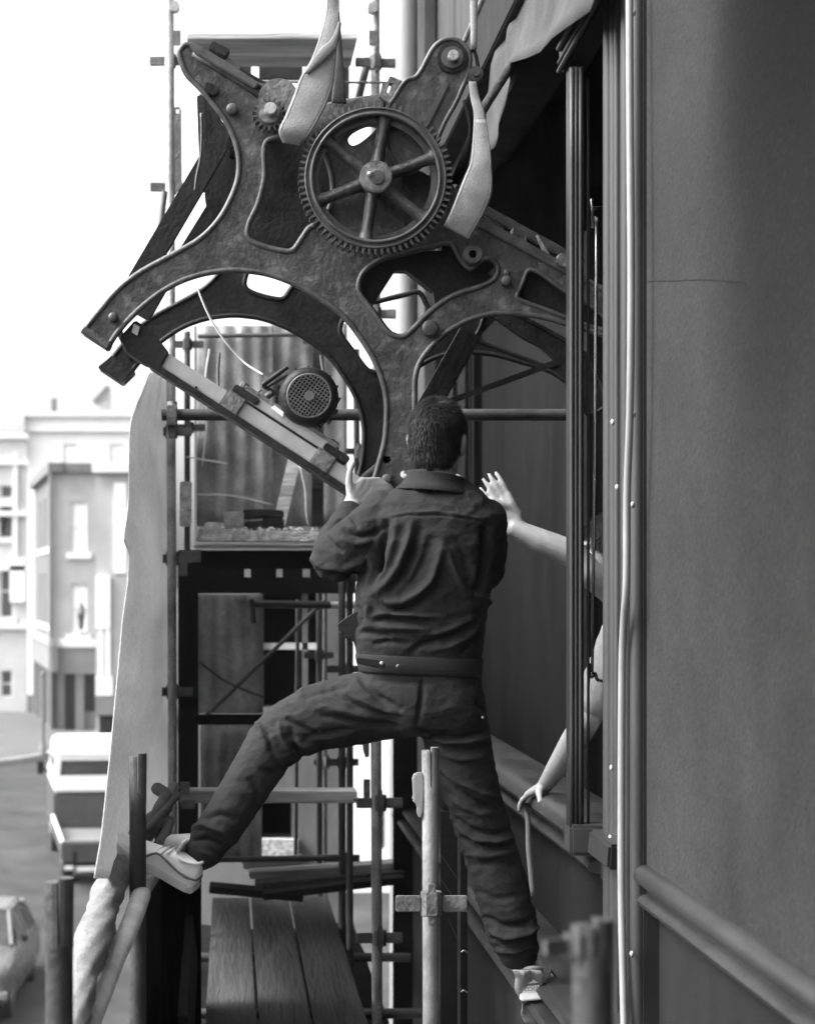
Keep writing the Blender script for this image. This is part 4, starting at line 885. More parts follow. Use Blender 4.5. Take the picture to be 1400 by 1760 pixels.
JF = [([(672,890),(700,885),(750,884),(800,891),(836,898)],2.2,-.0045), ([(672,886),(700,881),(750,880),(800,887),(836,893)],3,.0022),
 ([(664,892),(656,930),(646,972),(634,1008)],8,-.02), ([(682,892),(676,930),(664,970),(650,1000)],7,.006), ([(708,895),(700,935),(684,975),(662,1004),(644,1022)],8,.010), ([(722,905),(712,950),(694,990),(668,1016)],8,-.009),
 ([(762,925),(752,965),(740,1000),(716,1022),(690,1036),(660,1034)],9,.012), ([(742,920),(728,965),(708,1000),(688,1020)],9,-.006), ([(765,940),(782,985),(800,1016),(812,1030)],7,.009), ([(785,920),(800,960),(812,1000)],9,-.006),
 ([(640,1022),(652,1038),(674,1050),(700,1046),(730,1030)],6,-.010), ([(640,1068),(662,1062),(690,1064),(716,1066),(738,1071)],5,-.013), ([(645,1056),(680,1056),(725,1060),(760,1062)],5,.008), ([(650,1078),(690,1080),(740,1082)],6,.009),
 ([(614,1088),(632,1086),(652,1090),(672,1093)],6,-.013), ([(640,1107),(664,1102),(690,1104),(704,1107)],5,-.010), ([(704,1122),(722,1108),(745,1100),(770,1092),(800,1082)],6,-.010), ([(720,1090),(756,1090),(790,1074),(815,1062)],7,.007), ([(735,1120),(770,1112),(800,1098),(824,1078)],6,.008), ([(790,1128),(812,1108),(828,1082)],6,-.009),
 ([(834,900),(836,930),(836,965),(828,1000),(818,1020)],9,-.024), ([(850,960),(858,985),(848,1010)],6,-.006), ([(820,1020),(838,1036),(842,1030)],6,.008),
 ([(588,905),(602,916),(622,922),(642,918),(655,905)],5,-.013), ([(560,922),(572,938),(590,950)],6,-.009), ([(585,925),(610,935),(640,930)],6,.007), ([(534,958),(556,974),(590,978),(620,966),(640,952)],7,.010), ([(540,980),(565,992),(600,990),(630,978)],7,-.008), ([(600,884),(608,896),(616,906)],4,-.008), ([(646,945),(652,965),(648,985)],9,-.02), ([(560,910),(574,902),(584,892)],5,.006),
 ([(612,1040),(618,1060),(612,1080)],7,-.010), ([(625,1020),(635,1040),(628,1062)],6,.007)]
folds(jm, JF, .002, 11, ridge=.005); jk = obj('jacket', jm, M['jacket'], man, label='dark cotton work jacket with creased back yoke')
wbm = MB(); RO = [ring(*mp((l+r)/2, py, .02), rr(r-l)/2, dp, 40, 2.5) for py, l, r, dp in ((1130,611,829,.128),(1134,610,830,.132),(1146,612,829,.132),(1158,616,828,.131),(1161,617,827,.127))]
RO = [[Vector((v.x, v.y, v.z-.016*((v.x-RO[i][0].x)/.36+1)+.012)) for v in r_] for i, r_ in enumerate(RO)]
wb_ = obj('waistband', wbm.loft(RO), M['jacket'], jk, smooth=True)
for px, py, mt in ((656,1140,'steel'), (684,1145,'iron_rim')):
    bs = MB().sph(mp(px, py, -.118), .0062, .005, .0062, 14, 8); obj('stud', bs, M[mt], wb_, smooth=True)
obj('side_tab', MB().prism([(612,1130),(650,1135),(662,1140),(660,1150),(612,1140)], [], lambda u, v, d: mp(u, v, d), -.117, -.108), M['jacket'], wb_, bevel=.003)
# jacket tail blown open at the left side
fl = MB().sheet([[mp(px+(0 if k else 2), py, .0+.03*k) for k in range(3)] for px, py in ((612,1052),(596,1062),(582,1072),(584,1088),(598,1098),(612,1102))], .004); obj('loose_flap', fl, M['jacket'], jk)
fl = MB().prism([(614,1050),(600,1060),(580,1074),(583,1084),(600,1096),(616,1112),(626,1080)], [], lambda u, v, d: mp(u, v, d), -.02, -.012); obj('loose_flap', fl, M['jacket'], jk, bevel=.002)
cg = []
for k in range(40):
    a = 2*math.pi*k/40; cc, ss = math.cos(a), math.sin(a); row = []
    for t, rx, ry in ((0,.122,.112), (.3,.10,.093), (.6,.089,.083), (.9,.084,.079), (1,.083,.078)):
        base = mp(748,852,.03); row.append(Vector((base.x+rx*cc, base.y+ry*ss, base.z+t*.058-.012*cc+.006*(1-ss)*(1-t*.3))))
    cg.append(row)
cg.append(cg[0]); obj('collar', MB().sheet(cg, .004), M['jacket'], jk, smooth=True)
sc_ = MB().tube([mp(748,828,.03)+Vector((.094*math.cos(a), .075*math.sin(a)+.025, .002-.02*math.cos(a)+.006*math.sin(5*a))) for a in [2*math.pi*k/40 for k in range(40)]], .008, 10, closed=True); obj('scarf', sc_, mat('check_scarf', .12, .9, .8, 45, 0, .4, 200), man, smooth=True)
# trousers
t_ = MB(); t_.loft([ring(*mp((l+r)/2, py, .02), rr(r-l)/2, dp, 36, 2.4) for py, l, r, dp in ((1140,622,822,.115),(1165,618,826,.125),(1195,620,832,.135),(1225,632,836,.135),(1250,660,836,.115),(1264,690,830,.08))])
t_.cap_limb([mp(692,1206,.02), mp(640,1212,.02), mp(590,1224,.02), mp(540,1234,.02), mp(495,1258,.02), mp(468,1282,.02)], [.106,.106,.104,.099,.09,.082], 20)
t_.cap_limb([mp(468,1282,.02), mp(440,1325,.015), mp(408,1375,.01), mp(376,1425,.0), mp(349,1462,-.01)], [.082,.073,.070,.067,.057], 20)
t_.cap_limb([mp(776,1226,.02), mp(786,1270,.02), mp(797,1310,.02), mp(815,1380,.03), mp(838,1450,.035), mp(862,1530,.03), mp(880,1595,.02), mp(890,1632,.02)], [.104,.098,.09,.083,.082,.082,.079,.062], 20)
tm = remesh(t_, .005, 5, .5)
TF = [([(690,1236),(650,1226),(610,1208),(575,1188)],6,-.012), ([(690,1250),(640,1246),(590,1236),(550,1228)],6,-.010), ([(692,1222),(660,1204),(630,1180),(618,1164)],6,-.011), ([(680,1230),(640,1216),(600,1196)],6,.007), ([(640,1236),(590,1224),(548,1210)],7,.007), ([(600,1255),(560,1262),(520,1268)],6,-.009), ([(600,1180),(560,1186),(520,1200)],7,-.006),
 ([(560,1268),(530,1256),(505,1242),(492,1232)],5,-.012), ([(545,1285),(515,1280),(498,1268)],6,.010), ([(498,1250),(505,1275),(520,1300),(530,1312)],6,-.010), ([(478,1240),(484,1265),(498,1290)],6,.008), ([(455,1250),(466,1290),(486,1320)],6,-.006), ([(440,1240),(452,1262),(462,1280)],5,.008), ([(500,1318),(470,1330),(445,1320)],7,-.008),
 ([(430,1335),(445,1360),(440,1385)],8,-.005), ([(325,1425),(350,1418),(380,1430),(398,1448)],6,.010), ([(330,1444),(356,1440),(384,1456)],5,-.011), ([(345,1410),(375,1400),(410,1410)],7,-.008), ([(340,1462),(360,1470),(378,1478)],5,.007),
 ([(716,1256),(748,1266),(790,1268),(836,1258)],4,-.012), ([(730,1264),(765,1276),(800,1276),(842,1268)],4,.009), ([(745,1276),(775,1288),(812,1290),(844,1282)],4,-.010), ([(752,1292),(790,1306),(836,1300)],6,.006), ([(754,1318),(784,1342),(824,1362),(858,1374)],5,.010), ([(756,1330),(786,1356),(828,1378),(862,1392)],5,-.013), ([(770,1368),(806,1392),(846,1404)],6,.007),
 ([(776,1404),(812,1428),(850,1434),(880,1424)],5,-.012), ([(780,1418),(814,1442),(852,1448),(884,1440)],5,.009), ([(788,1440),(824,1456),(868,1456),(890,1448)],5,-.010), ([(796,1468),(840,1472),(884,1464)],7,.006), ([(800,1490),(850,1482),(890,1490)],7,-.005),
 ([(828,1575),(862,1592),(900,1590),(922,1572)],6,-.010), ([(838,1600),(870,1612),(905,1606),(926,1592)],5,.012), ([(842,1612),(875,1626),(910,1618)],4,-.012), ([(850,1632),(885,1636),(920,1624)],4,.009), ([(815,1530),(850,1545),(890,1540)],9,-.004), ([(836,1228),(822,1210),(826,1180)],5,-.008), ([(726,1165),(724,1200),(716,1250)],5,-.008), ([(640,1168),(690,1172),(740,1176)],6,-.004)]
folds(tm, TF, .002, 10, ridge=.005); tr = obj('trousers', tm, M['trouser'], man, label='dark creased work trousers')
# seams and pocket stud
obj('pocket_stud', MB().sph(mp(829,1233,-.07), .004,.004,.004,10,6), M['steel'], tr)
# shoes
def shoe(name, o, fx, fz, L=.285, label=None, logo=True, text=False):
    """o = heel bottom; fx = toe direction; fz = up of the shoe"""
    fx = fx.normalized(); fz = (fz-fx*fz.dot(fx)).normalized(); fy = fz.cross(fx); T = lambda x, y, z: o+fx*x+fy*y+fz*z
    secs = [(0,.026,.070),(.012,.034,.088),(.04,.037,.094),(.075,.037,.092),(.10,.037,.084),(.125,.039,.076),(.16,.044,.066),(.20,.048,.056),(.235,.046,.050),(.262,.038,.044),(.28,.022,.036),(.287,.008,.028)]
    def sec(x, w, h, n=22):
        return [T(x*L/.287, w*math.copysign(abs(math.cos(a))**.75, math.cos(a)), .012+(h-.012)*(math.sin(a)**.8 if math.sin(a) > 0 else 0)) for a in [math.pi*k/(n-1) for k in range(n)]]
    up_ = obj(name, MB().loft([sec(*q) for q in secs]), M['shoe'], man, smooth=60, label=label)
    so = MB().loft([[T(x*L/.287, y, z) for y, z in ((-w-.006,.0+max(0,x-.2)*.14),(-w-.004,.024+max(0,x-.2)*.08),(w+.004,.024+max(0,x-.2)*.08),(w+.006,.0+max(0,x-.2)*.14))] for x, w, h in [(-.006,.026,0)]+secs[:-1]+[(.292,.012,0)]])
    obj('sole', so, M['sole'], up_, bevel=.004)
    for sg in (-1, 1):
        st = cr([T(.02,sg*.0375,.045), T(.06,sg*.0395,.050), T(.10,sg*.0405,.062), T(.135,sg*.0385,.066), T(.16,sg*.0455,.044), T(.175,sg*.049,.028)], 5)
        obj('stripe', MB().tube(st, .0035, 8), M['shoe_gr'], up_, smooth=True)
    obj('heel_band', MB().tube([T(.05,-.0385,.048), T(.02,-.0365,.047), T(.0,-.025,.046), T(-.003,0,.046), T(.0,.025,.046), T(.02,.0365,.047), T(.05,.0385,.048)], .0034, 8), M['shoe_gr'], up_, smooth=True)
    ck = MB().tube([T(.046+.036*math.cos(a),.031*math.sin(a),.086-.008*math.cos(a)) for a in [2*math.pi*k/28 for k in range(28)]], .005, 10, closed=True); obj('ankle_collar', ck, M['shoe'], up_, smooth=True)
    obj('tongue', MB().loft([[T(.085,-.02,.09), T(.085,.02,.09), T(.093,.02,.088), T(.093,-.02,.088)], [T(.078,-.022,.128), T(.078,.022,.128), T(.086,.022,.13), T(.086,-.022,.13)]]), M['shoe'], up_, bevel=.003)
    for k in range(5):
        x = .10+.017*k; z = .088-.0068*k*1.25; obj('lace', MB().tube(cr([T(x,-.03,z-.010), T(x+.004,0,z+.003), T(x+.008,.03,z-.012)], 4), .0026, 8), M['sole'], up_, smooth=True)
    if logo:
        lg_ = MB().tube([T(.045+.010*math.cos(a), -.0425, .036+.010*math.sin(a)) for a in [2*math.pi*k/22 for k in range(22)]], .0012, 6, closed=True); obj('round_logo', lg_, M['shoe_gr'], up_, smooth=True)
    if text:
        cu = bpy.data.curves.new('heel_lettering', 'FONT'); cu.body = 'ASCOT'; cu.size = .017; cu.extrude = .0006; cu.align_x = 'CENTER'; cu.align_y = 'CENTER'
        to = bpy.data.objects.new('tmp', cu); COL.objects.link(to); me = bpy.data.meshes.new_from_object(to.evaluated_get(bpy.context.evaluated_depsgraph_get())); bpy.data.objects.remove(to)
        B = Matrix((-fy*-1, fz, -fx)).transposed()
        for v in me.vertices: v.co = T(-.0085, 0, .033)+B @ v.co
        obj('heel_lettering', me, M['shoe_gr'], up_)
    return up_
hb_ = mp(332,1531,-.03); toe = mp(214,1462,.03); shoe('shoe', hb_, toe-hb_, Vector((-.25,-.12,1)), .285, 'white training shoe braced on the left guard rail')
hb_ = mp(914,1719,-.035); shoe('shoe', hb_, Vector((.30,.9,-.03)), Vector((-.15,.0,1)), .285, 'white training shoe standing on the ledge', True, True)

# --- the second man, inside the window
b = MB(); h2 = P(1052,938,548); f2 = Vector((-1,.25,-.12)); B2 = head(b, h2, f2, Vector((-.12,0,1)).normalized(), 1.0)
nk = h2+Vector((.05,0,-.13)); b.cap_limb([h2+Vector((.02,0,-.06)), nk], [.055,.06], 16)
cz_ = h2+Vector((.12,.0,-.36))
b.loft([ring(nk.x+.02, nk.y, nk.z-.02, .06, .075), ring(nk.x+.04, nk.y, nk.z-.08, .09, .17), ring(cz_.x, cz_.y, cz_.z, .105, .175), ring(cz_.x+.03, cz_.y, cz_.z-.22, .095, .15), ring(cz_.x+.04, cz_.y, cz_.z-.38, .1, .16), ring(cz_.x+.04, cz_.y, cz_.z-.46, .08, .14)])
shA = Vector((nk.x+.03, nk.y-.16, nk.z-.09)); shB = Vector((nk.x+.03, nk.y+.16, nk.z-.09))
elA = P(1012,985,563); wrA = P(884,908,560); elB = P(1008,1238,540); wrB = P(936,1350,518)
b.cap_limb([shA, (shA+elA)/2, elA], [.055,.048,.043]); b.cap_limb([elA, P(985,952,562), P(930,930,561), wrA], [.043,.044,.038,.028])
b.cap_limb([shB, (shB+elB)/2, elB], [.055,.05,.045]); b.cap_limb([elB, P(985,1275,533), P(958,1318,525), wrB], [.044,.044,.036,.026])
hand(b, wrA, P(860,862,559), Vector((.85,0,.6)), Vector((-.5,.0,1)), Vector((-.35,.35,.5)), Vector((-.9,-.1,.2)), .0082, (.078,.088,.083,.066), .05)
hand(b, wrB, P(908,1364,514), Vector((-.25,-1,.0)), Vector((-.75,.1,-.6)), Vector((.25,.0,-1)), Vector((.0,-.7,-.5)), .0088, (.058,.064,.06,.05))
lz = cz_.z-.42; fz_ = Z(-1.5)
for sg in (-1, 1): b.cap_limb([Vector((cz_.x+.04, cz_.y+.09*sg, lz)), Vector((cz_.x+.03, cz_.y+.11*sg, (lz+fz_)/2)), Vector((cz_.x+.05, cz_.y+.12*sg, fz_+.06)), Vector((cz_.x-.1, cz_.y+.13*sg, fz_+.04))], [.085,.06,.042,.035])
bm2 = remesh(b, .006, 3, .45); setco(bm2, arr(bm2)[0])
man2 = obj('person', bm2, M['skin'], label='bare-armed man inside the window reaching out past the mullion', cat='person')
eyes_on(h2, B2, man2); hair_on('hair', h2, B2, man2, 1.0, 5, 7000)
q = MB(); q.loft([ring(nk.x+.025, nk.y, nk.z-.035, .075, .095), ring(nk.x+.04, nk.y, nk.z-.08, .108, .185), ring(cz_.x, cz_.y, cz_.z, .123, .193), ring(cz_.x+.03, cz_.y, cz_.z-.22, .115, .17), ring(cz_.x+.04, cz_.y, cz_.z-.40, .118, .178)])
q.cap_limb([shA, shA*.6+elA*.4], [.072,.066]); q.cap_limb([shB, shB*.35+elB*.65, shB*.15+elB*.85], [.072,.064,.062])
qm = remesh(q, .008, 5); folds(qm, [], .006, 12); obj('shirt', qm, M['shirt'], man2)
q = MB(); q.loft([ring(cz_.x+.04, cz_.y, cz_.z-.38, .11, .168), ring(cz_.x+.04, cz_.y, cz_.z-.5, .11, .17)])
for sg in (-1, 1): q.cap_limb([Vector((cz_.x+.04, cz_.y+.09*sg, lz)), Vector((cz_.x+.03, cz_.y+.11*sg, (lz+fz_)/2)), Vector((cz_.x+.05, cz_.y+.12*sg, fz_+.10))], [.095,.075,.06])
qm = remesh(q, .009, 5); folds(qm, [], .005, 12); obj('trousers', qm, M['trouser'], man2)
for sg in (-1, 1): obj('boot', MB().sph(Vector((cz_.x-.03, cz_.y+.125*sg, fz_+.045)), .14, .05, .045, 20, 12), M['black'], man2, smooth=True)
# strap hanging from his hand over the sill
sp = [P(903,1380,512), P(907,1410,512), P(908,1460,512), P(912,1500,512), P(915,1540,512)]
obj('strap', MB().sheet([[p+Vector((dx,0,0)) for dx in (-.009,0,.009)] for p in cr(sp,4)], .003), M['canvas'], smooth=True, label='narrow pale strap hanging over the sill below the hand', cat='strap')

# ------------------------------------------------------------------ small things by the near right post
gs = empty('wired_panel', P(770,1760,520), 'narrow wire-glass panel standing behind the right post', 'panel')
obj('sheet', MB().box(P(757,1395,520), P(786,1790,520,.012)), M['panel_low'], gs)
obj('edge_strip', MB().box(P(786,1400,520,-.006), P(790,1790,520,.02)), M['iron_rim'], gs)
for a, b_ in (((758,1470),(784,1508)), ((758,1512),(780,1545)), ((770,1580),(785,1612))): obj('crack', MB().cyl(P(*a,521), P(*b_,521), .0012, 6), M['iron_rim'], gs)
obj('black_post', MB().box(P(791,1380,505), P(803,1800,505,.04)), M['black'], label='thin black post with hooks beside the wired panel', cat='post')
for py in (1566, 1637, 1705): obj('hook', MB().tube(cr([P(792,py,512), P(797,py-3,512), P(803,py+1,512)], 4), .003, 8), M['steel'], bpy.data.objects['black_post'], smooth=True)
rg_ = []
for i in range(14):
    t = i/13; rg_.append([P(880+22*t+k*8+3*math.sin(i+k), 1668+92*t, 590-10*t, .01*math.sin(k*1.7+i*.6)) for k in range(7)])
obj('rag', MB().sheet(rg_, .004), M['canvas'], smooth=True, label='crumpled pale rag hanging below the shoe on the ledge', cat='rag')

# ------------------------------------------------------------------ street: buildings, lamp, vehicles
def facade(root, A, B, z0, z1, mt, th=.4, name='wall', holes=()):
    """wall from plan point A to B (world), z0..z1, with real window openings (u metres along, v world height, w, h)"""
    A = Vector((A[0], A[1], 0)); B = Vector((B[0], B[1], 0)); d = (B-A).normalized(); n = Vector((d.y, -d.x, 0)); L = (B-A).length
    if n.y > 0 and abs(n.y) > .3: n = -n
    f = lambda u, v, q: A+d*u+Vector((0,0,v))-n*q
    hs = [[(u-w/2, v), (u+w/2, v), (u+w/2, v+h), (u-w/2, v+h)] for u, v, w, h, *_ in holes]
    obj(name, MB().prism([(0,z0),(L,z0),(L,z1),(0,z1)], hs, f, 0, th), M[mt], root)
    for u, v, w, h, pane, sill in [tuple(x)+('winglass',True)[len(x)-4:] if len(x) < 6 else x for x in holes]:
        wn = obj('window', MB().prism([(u-w/2-.02,v-.02),(u+w/2+.02,v-.02),(u+w/2+.02,v+h+.02),(u-w/2-.02,v+h+.02)], [[(u-w/2+.06,v+.06),(u+w/2-.06,v+.06),(u+w/2-.06,v+h-.06),(u-w/2+.06,v+h-.06)]], f, .08, .16), M['trim'], root)
        obj('pane', MB().prism([(u-w/2,v),(u+w/2,v),(u+w/2,v+h),(u-w/2,v+h)], [], f, .13, .15), M[pane], wn)
        if h > 1: obj('glazing_bar', MB().prism([(u-w/2,v+h/2-.03),(u+w/2,v+h/2-.03),(u+w/2,v+h/2+.03),(u-w/2,v+h/2+.03)], [], f, .085, .125), M['trim'], wn)
        if sill: obj('sill', MB().prism([(u-w/2-.16,v-.22),(u+w/2+.16,v-.22),(u+w/2+.16,v+.0),(u-w/2-.16,v+.0)], [], f, -.12, .05), M['trim'], wn)
    return f, d, n, L
def strip(root, name, f, u0, u1, v0, v1, q0, q1, mt): return obj(name, MB().prism([(u0,v0),(u1,v0),(u1,v1),(u0,v1)], [], f, q0, q1), M[mt], root)
def zpx(py, s): return (VY-py)/s+CZ
# corner house
s0 = 46.; Y0 = FPX/s0; xc = (94-VX)/s0; xr = (205-VX)/s0; zb = zg(Y0)-.2; zt = zpx(806, s0)
ch = empty('corner_house', (xc+1, Y0+3, zg(Y0)), 'grey brick corner house with tall white blinds over a dark shop front', 'building')
wu = (136-94)/s0
f, d, n, L = facade(ch, (xc, Y0), (xr, Y0), zpx(1108,s0), zt, 'bwall', holes=[(wu, zpx(950,s0), 28/s0, 88/s0, 'blind', True), (wu, zpx(1090,s0), 28/s0, 86/s0, 'blind', True)])
strip(ch, 'cornice', f, -.15, L+.1, zt-.12, zt+.22, -.25, .3, 'slate'); strip(ch, 'string_course', f, -.1, L, zpx(1112,s0), zpx(1098,s0), -.18, .1, 'trim')
strip(ch, 'shop_fascia', f, -.05, L, zpx(1158,s0), zpx(1112,s0), -.12, .2, 'fascia')
strip(ch, 'shop_pillar', f, 0, .35, zb, zpx(1158,s0), -.05, .3, 'fascia'); strip(ch, 'shop_pillar', f, .78, 1.1, zb, zpx(1158,s0), -.02, .3, 'fascia'); strip(ch, 'shop_window', f, .35, .78, zb, zpx(1158,s0), .25, .3, 'shopdark'); strip(ch, 'shop_window', f, 1.1, 1.6, zb+1, zpx(1158,s0), .25, .3, 'shopdark'); strip(ch, 'stall_riser', f, 1.1, 1.6, zb, zb+1, .2, .3, 'fascia'); strip(ch, 'shop_pillar', f, 1.6, L, zb, zpx(1158,s0), 0, .3, 'fascia')
xf, yf = -8.6, 107.7
def left_face(root, A, B, z0, z1, mt, holes): return facade(root, A, B, z0, z1, mt, holes=holes)
f, d, n, L = facade(ch, (xf, yf), (xc, Y0), zb, zt, 'brick_darkened', holes=[(L_*1., zb+v, 1.0, 2.0, 'winglass', True) for L_ in (5.5, 9.5, 13.5) for v in (4.2, 7.2)])
strip(ch, 'cornice', f, 0, 16.9, zt-.12, zt+.22, -.25, .3, 'slate'); strip(ch, 'string_course', f, 0, 16.9, zb+3.45, zb+3.75, -.2, .1, 'paint_hi'); strip(ch, 'shop_fascia', f, 0, 16.9, zb+2.5, zb+3.4, -.14, .1, 'fascia')  # string course on this sunlit side darkened in colour too
for k in range(7): strip(ch, 'shop_pillar', f, .8+2.3*k, 1.15+2.3*k, zb, zb+2.5, -.1, .1, 'fascia'); strip(ch, 'shop_window', f, 1.3+2.3*k, 2.95+2.3*k, zb+.4, zb+2.45, -.03, .05, 'shopdark')
obj('drain_pipe', MB().cyl((xc-.12,Y0-.1,zb), (xc-.12,Y0-.1,zt), .1, 12), M['slate'], ch)
obj('roof', MB().prism([(xc,Y0),(xr,Y0),(xr,Y0+17),(xf,yf)], [], lambda u, v, q: Vector((u, v, q)), zt+.0, zt+.15), M['slate'], ch)
# pale house between the corner house and the scaffold sheet
s1_ = 58.; Y1 = FPX/s1_; rh = empty('pale_house', ((190-VX)/s1_, Y1+2, zg(Y1)), 'pale stucco house with white pilasters next to the hanging sheet', 'building')
f, d, n, L = facade(rh, ((165-VX)/s1_, Y1), ((300-VX)/s1_, Y1), zg(Y1)-.2, zpx(812,s1_), 'bwall', holes=[(1.35, zpx(985,s1_), .5, 2.2, 'winglass', True), (1.35, zpx(1120,s1_), .5, 1.6, 'winglass', False)])
strip(rh, 'cornice', f, -.1, L, zpx(812,s1_), zpx(796,s1_), -.3, .2, 'trim'); strip(rh, 'pilaster', f, .0, .42, zpx(1080,s1_), zpx(990,s1_), -.14, .1, 'white'); strip(rh, 'pilaster', f, .1, .22, zpx(1160,s1_), zpx(1080,s1_), -.1, .1, 'white'); strip(rh, 'pilaster', f, .28, .42, zpx(1160,s1_), zpx(1080,s1_), -.1, .1, 'white')
strip(rh, 'pilaster', f, .55, .9, zpx(985,s1_), zpx(830,s1_), -.1, .1, 'white'); strip(rh, 'shop_board', f, 0, .5, zpx(1195,s1_), zpx(1162,s1_), -.16, .1, 'trim'); strip(rh, 'awning', f, 0, .8, zpx(1228,s1_), zpx(1198,s1_), -.3, .1, 'fascia'); strip(rh, 'shop_window', f, .1, .8, zg(Y1), zpx(1230,s1_), -.02, .05, 'shopdark')
# neighbour on the left
s2_ = 37.5; Y2 = FPX/s2_; nh = empty('cream_house', ((20-VX)/s2_, Y2+3, zg(Y2)), 'cream stucco house with sash windows at the end of the street', 'building')
x0_ = (-160-VX)/s2_; f, d, n, L = facade(nh, (x0_, Y2), ((46-VX)/s2_, Y2), zg(Y2)-.2, zpx(748,s2_), 'bwall2', holes=[((u-(-160))/s2_, zpx(v,s2_), 22/s2_, h/s2_, 'winglass', True) for u in (12,-48,-108) for v, h in ((862,28),(925,70),(1062,92))]+[((u-(-160))/s2_, zpx(1198,s2_), 20/s2_, 46/s2_, 'winglass', False) for u in (12,-48,-108)])
for v in (745, 790, 878, 972, 1072): strip(nh, 'string_course', f, 0, L+.1, zpx(v+9,s2_), zpx(v,s2_), -.2, .05, 'trim')
strip(nh, 'pilaster', f, L-.75, L-.05, zpx(1035,s2_), zpx(960,s2_), -.2, .1, 'white'); strip(nh, 'pilaster', f, L-.62, L-.4, zpx(960,s2_), zpx(780,s2_), -.14, .1, 'trim')
# white block behind with roof line, chimneys, gable
s3_ = 32.; Y3 = FPX/s3_; wh = empty('white_block', ((120-VX)/s3_, Y3+4, zg(Y3)), 'tall white building with plain cornice and chimney behind the corner house', 'building')
f, d, n, L = facade(wh, ((41-VX)/s3_, Y3), ((300-VX)/s3_, Y3), zg(Y3), zpx(716,s3_), 'white', holes=[(2.5, zpx(808,s3_), .8, 1.4, 'blind', False), (5.0, zpx(808,s3_), .8, 1.4, 'blind', False)])
strip(wh, 'cornice', f, -.2, L, zpx(742,s3_), zpx(734,s3_), -.3, .1, 'trim'); strip(wh, 'cornice', f, -.3, L, zpx(716,s3_), zpx(708,s3_), -.4, .3, 'trim')
obj('chimney', MB().box(P(86,682,s3_,1), P(95,712,s3_,1.6)), M['slate'], wh); obj('gable', MB().prism([(138,712),(186,664),(186,712)], [], lambda u, v, q: P(u, v, s3_, q), 1, 3), M['bwall2'], wh); obj('gable_coping', MB().beam(P(160,690,s3_,.9), P(186,662,s3_,.9), .5, .25, (0,0,1)), M['slate'], wh)
obj('parapet', MB().prism([(20,762),(44,712),(44,770),(28,790),(18,790)], [], lambda u, v, q: P(u, v, s3_, q), -.6, .5), M['bwall2'], wh)
# lamp post and wall lantern
sl_ = 62.; lb = P(74,1306,sl_); lb.z = zg(lb.y)+.13
lp = empty('lamp_post', lb, 'thin dark lamp post at the pavement corner', 'lamp post')
obj('shaft', MB().tube([lb, lb+Vector((0,0,.25)), lb+Vector((0,0,.3)), lb+Vector((0,0,2.2))], [.11,.1,.055,.04], 12), M['slate'], lp, smooth=40); obj('finial', MB().sph(lb+Vector((0,0,2.22)), .07,.07,.09), M['slate'], lp, smooth=True)
lc = P(140,1062,s0+1.5); ln_ = empty('street_lantern', lc-Vector((0,0,.8)), 'small glass lantern with dark conical cap before the lower white window', 'lantern')
obj('cap', MB().tube([lc+Vector((0,0,.2)), lc+Vector((0,0,.38)), lc+Vector((0,0,.55)), lc+Vector((0,0,.62))], [.17,.13,.04,.02], 12), M['slate'], ln_, smooth=40); obj('glass', MB().tube([lc+Vector((0,0,-.42)), lc+Vector((0,0,.19))], [.08,.15], 8), M['winglass'], ln_); obj('bracket', MB().tube(cr([lc+Vector((0,0,-.42)), lc+Vector((0,.2,-.62)), Vector((lc.x, Y0+.05, lc.z-.6))], 4), .03, 8), M['slate'], ln_)

def wheel(root, c, ax, r=.3, w=.18):
    ax = Vector(ax).normalized(); wh_ = obj('wheel', MB().tube([c-ax*w/2, c-ax*w*.42, c+ax*w*.42, c+ax*w/2], [r*.9, r, r, r*.9], 28), M['rubber'], root, smooth=40)
    obj('rim', MB().tube([c-ax*(w/2+.012), c-ax*w*.3], [r*.6, r*.62], 20), M['chrome'], wh_, smooth=40); obj('rim', MB().tube([c+ax*(w/2+.012), c+ax*w*.3], [r*.6, r*.62], 20), M['chrome'], wh_, smooth=40)
def frame_of(loc, yaw, pitch): return Matrix.Translation(loc) @ Matrix.Rotation(yaw, 4, 'Z') @ Matrix.Rotation(pitch, 4, 'X')
def xf_mb(m, T): m.v = [T @ v for v in m.v]; return m
# dropside lorry, seen from behind, going up the street (local +y = forward)
sT = 99.; tl = P(182,1512,sT); tl.z = zg(tl.y); yaw = R(9); pt = math.atan2(zg(tl.y+3)-zg(tl.y), 3); T = frame_of(tl, yaw, pt) @ Matrix.Scale(.83, 4)
pk = empty('dropside_lorry', tl, 'small dropside lorry with white cab roof and dark open load bed', 'lorry')
def tb_(name, a, b_, mt, bev=.02, par=pk, **k): return obj(name, xf_mb(MB().box(a, b_), T), M[mt], par, bevel=bev, **k)
W = .92
tb_('chassis', (-.6,.05,.36), (.6,4.4,.55), 'black'); bed = tb_('bed_floor', (-W,.02,.66), (W,2.4,.72), 'fascia')
tg = tb_('tailgate', (-W,-.03,.56), (W,.02,1.0), 'darkpaint'); tb_('tailgate_rail', (-W-.01,-.05,.95), (W+.01,.03,1.03), 'fascia', .012, tg); tb_('number_plate', (-.62,-.06,.38), (-.2,-.04,.48), 'trim', 0, pk)
for k in range(3): tb_('tailgate_hinge', (-.7+.6*k,-.06,.5), (-.62+.6*k,-.03,.8), 'black', .005, tg)
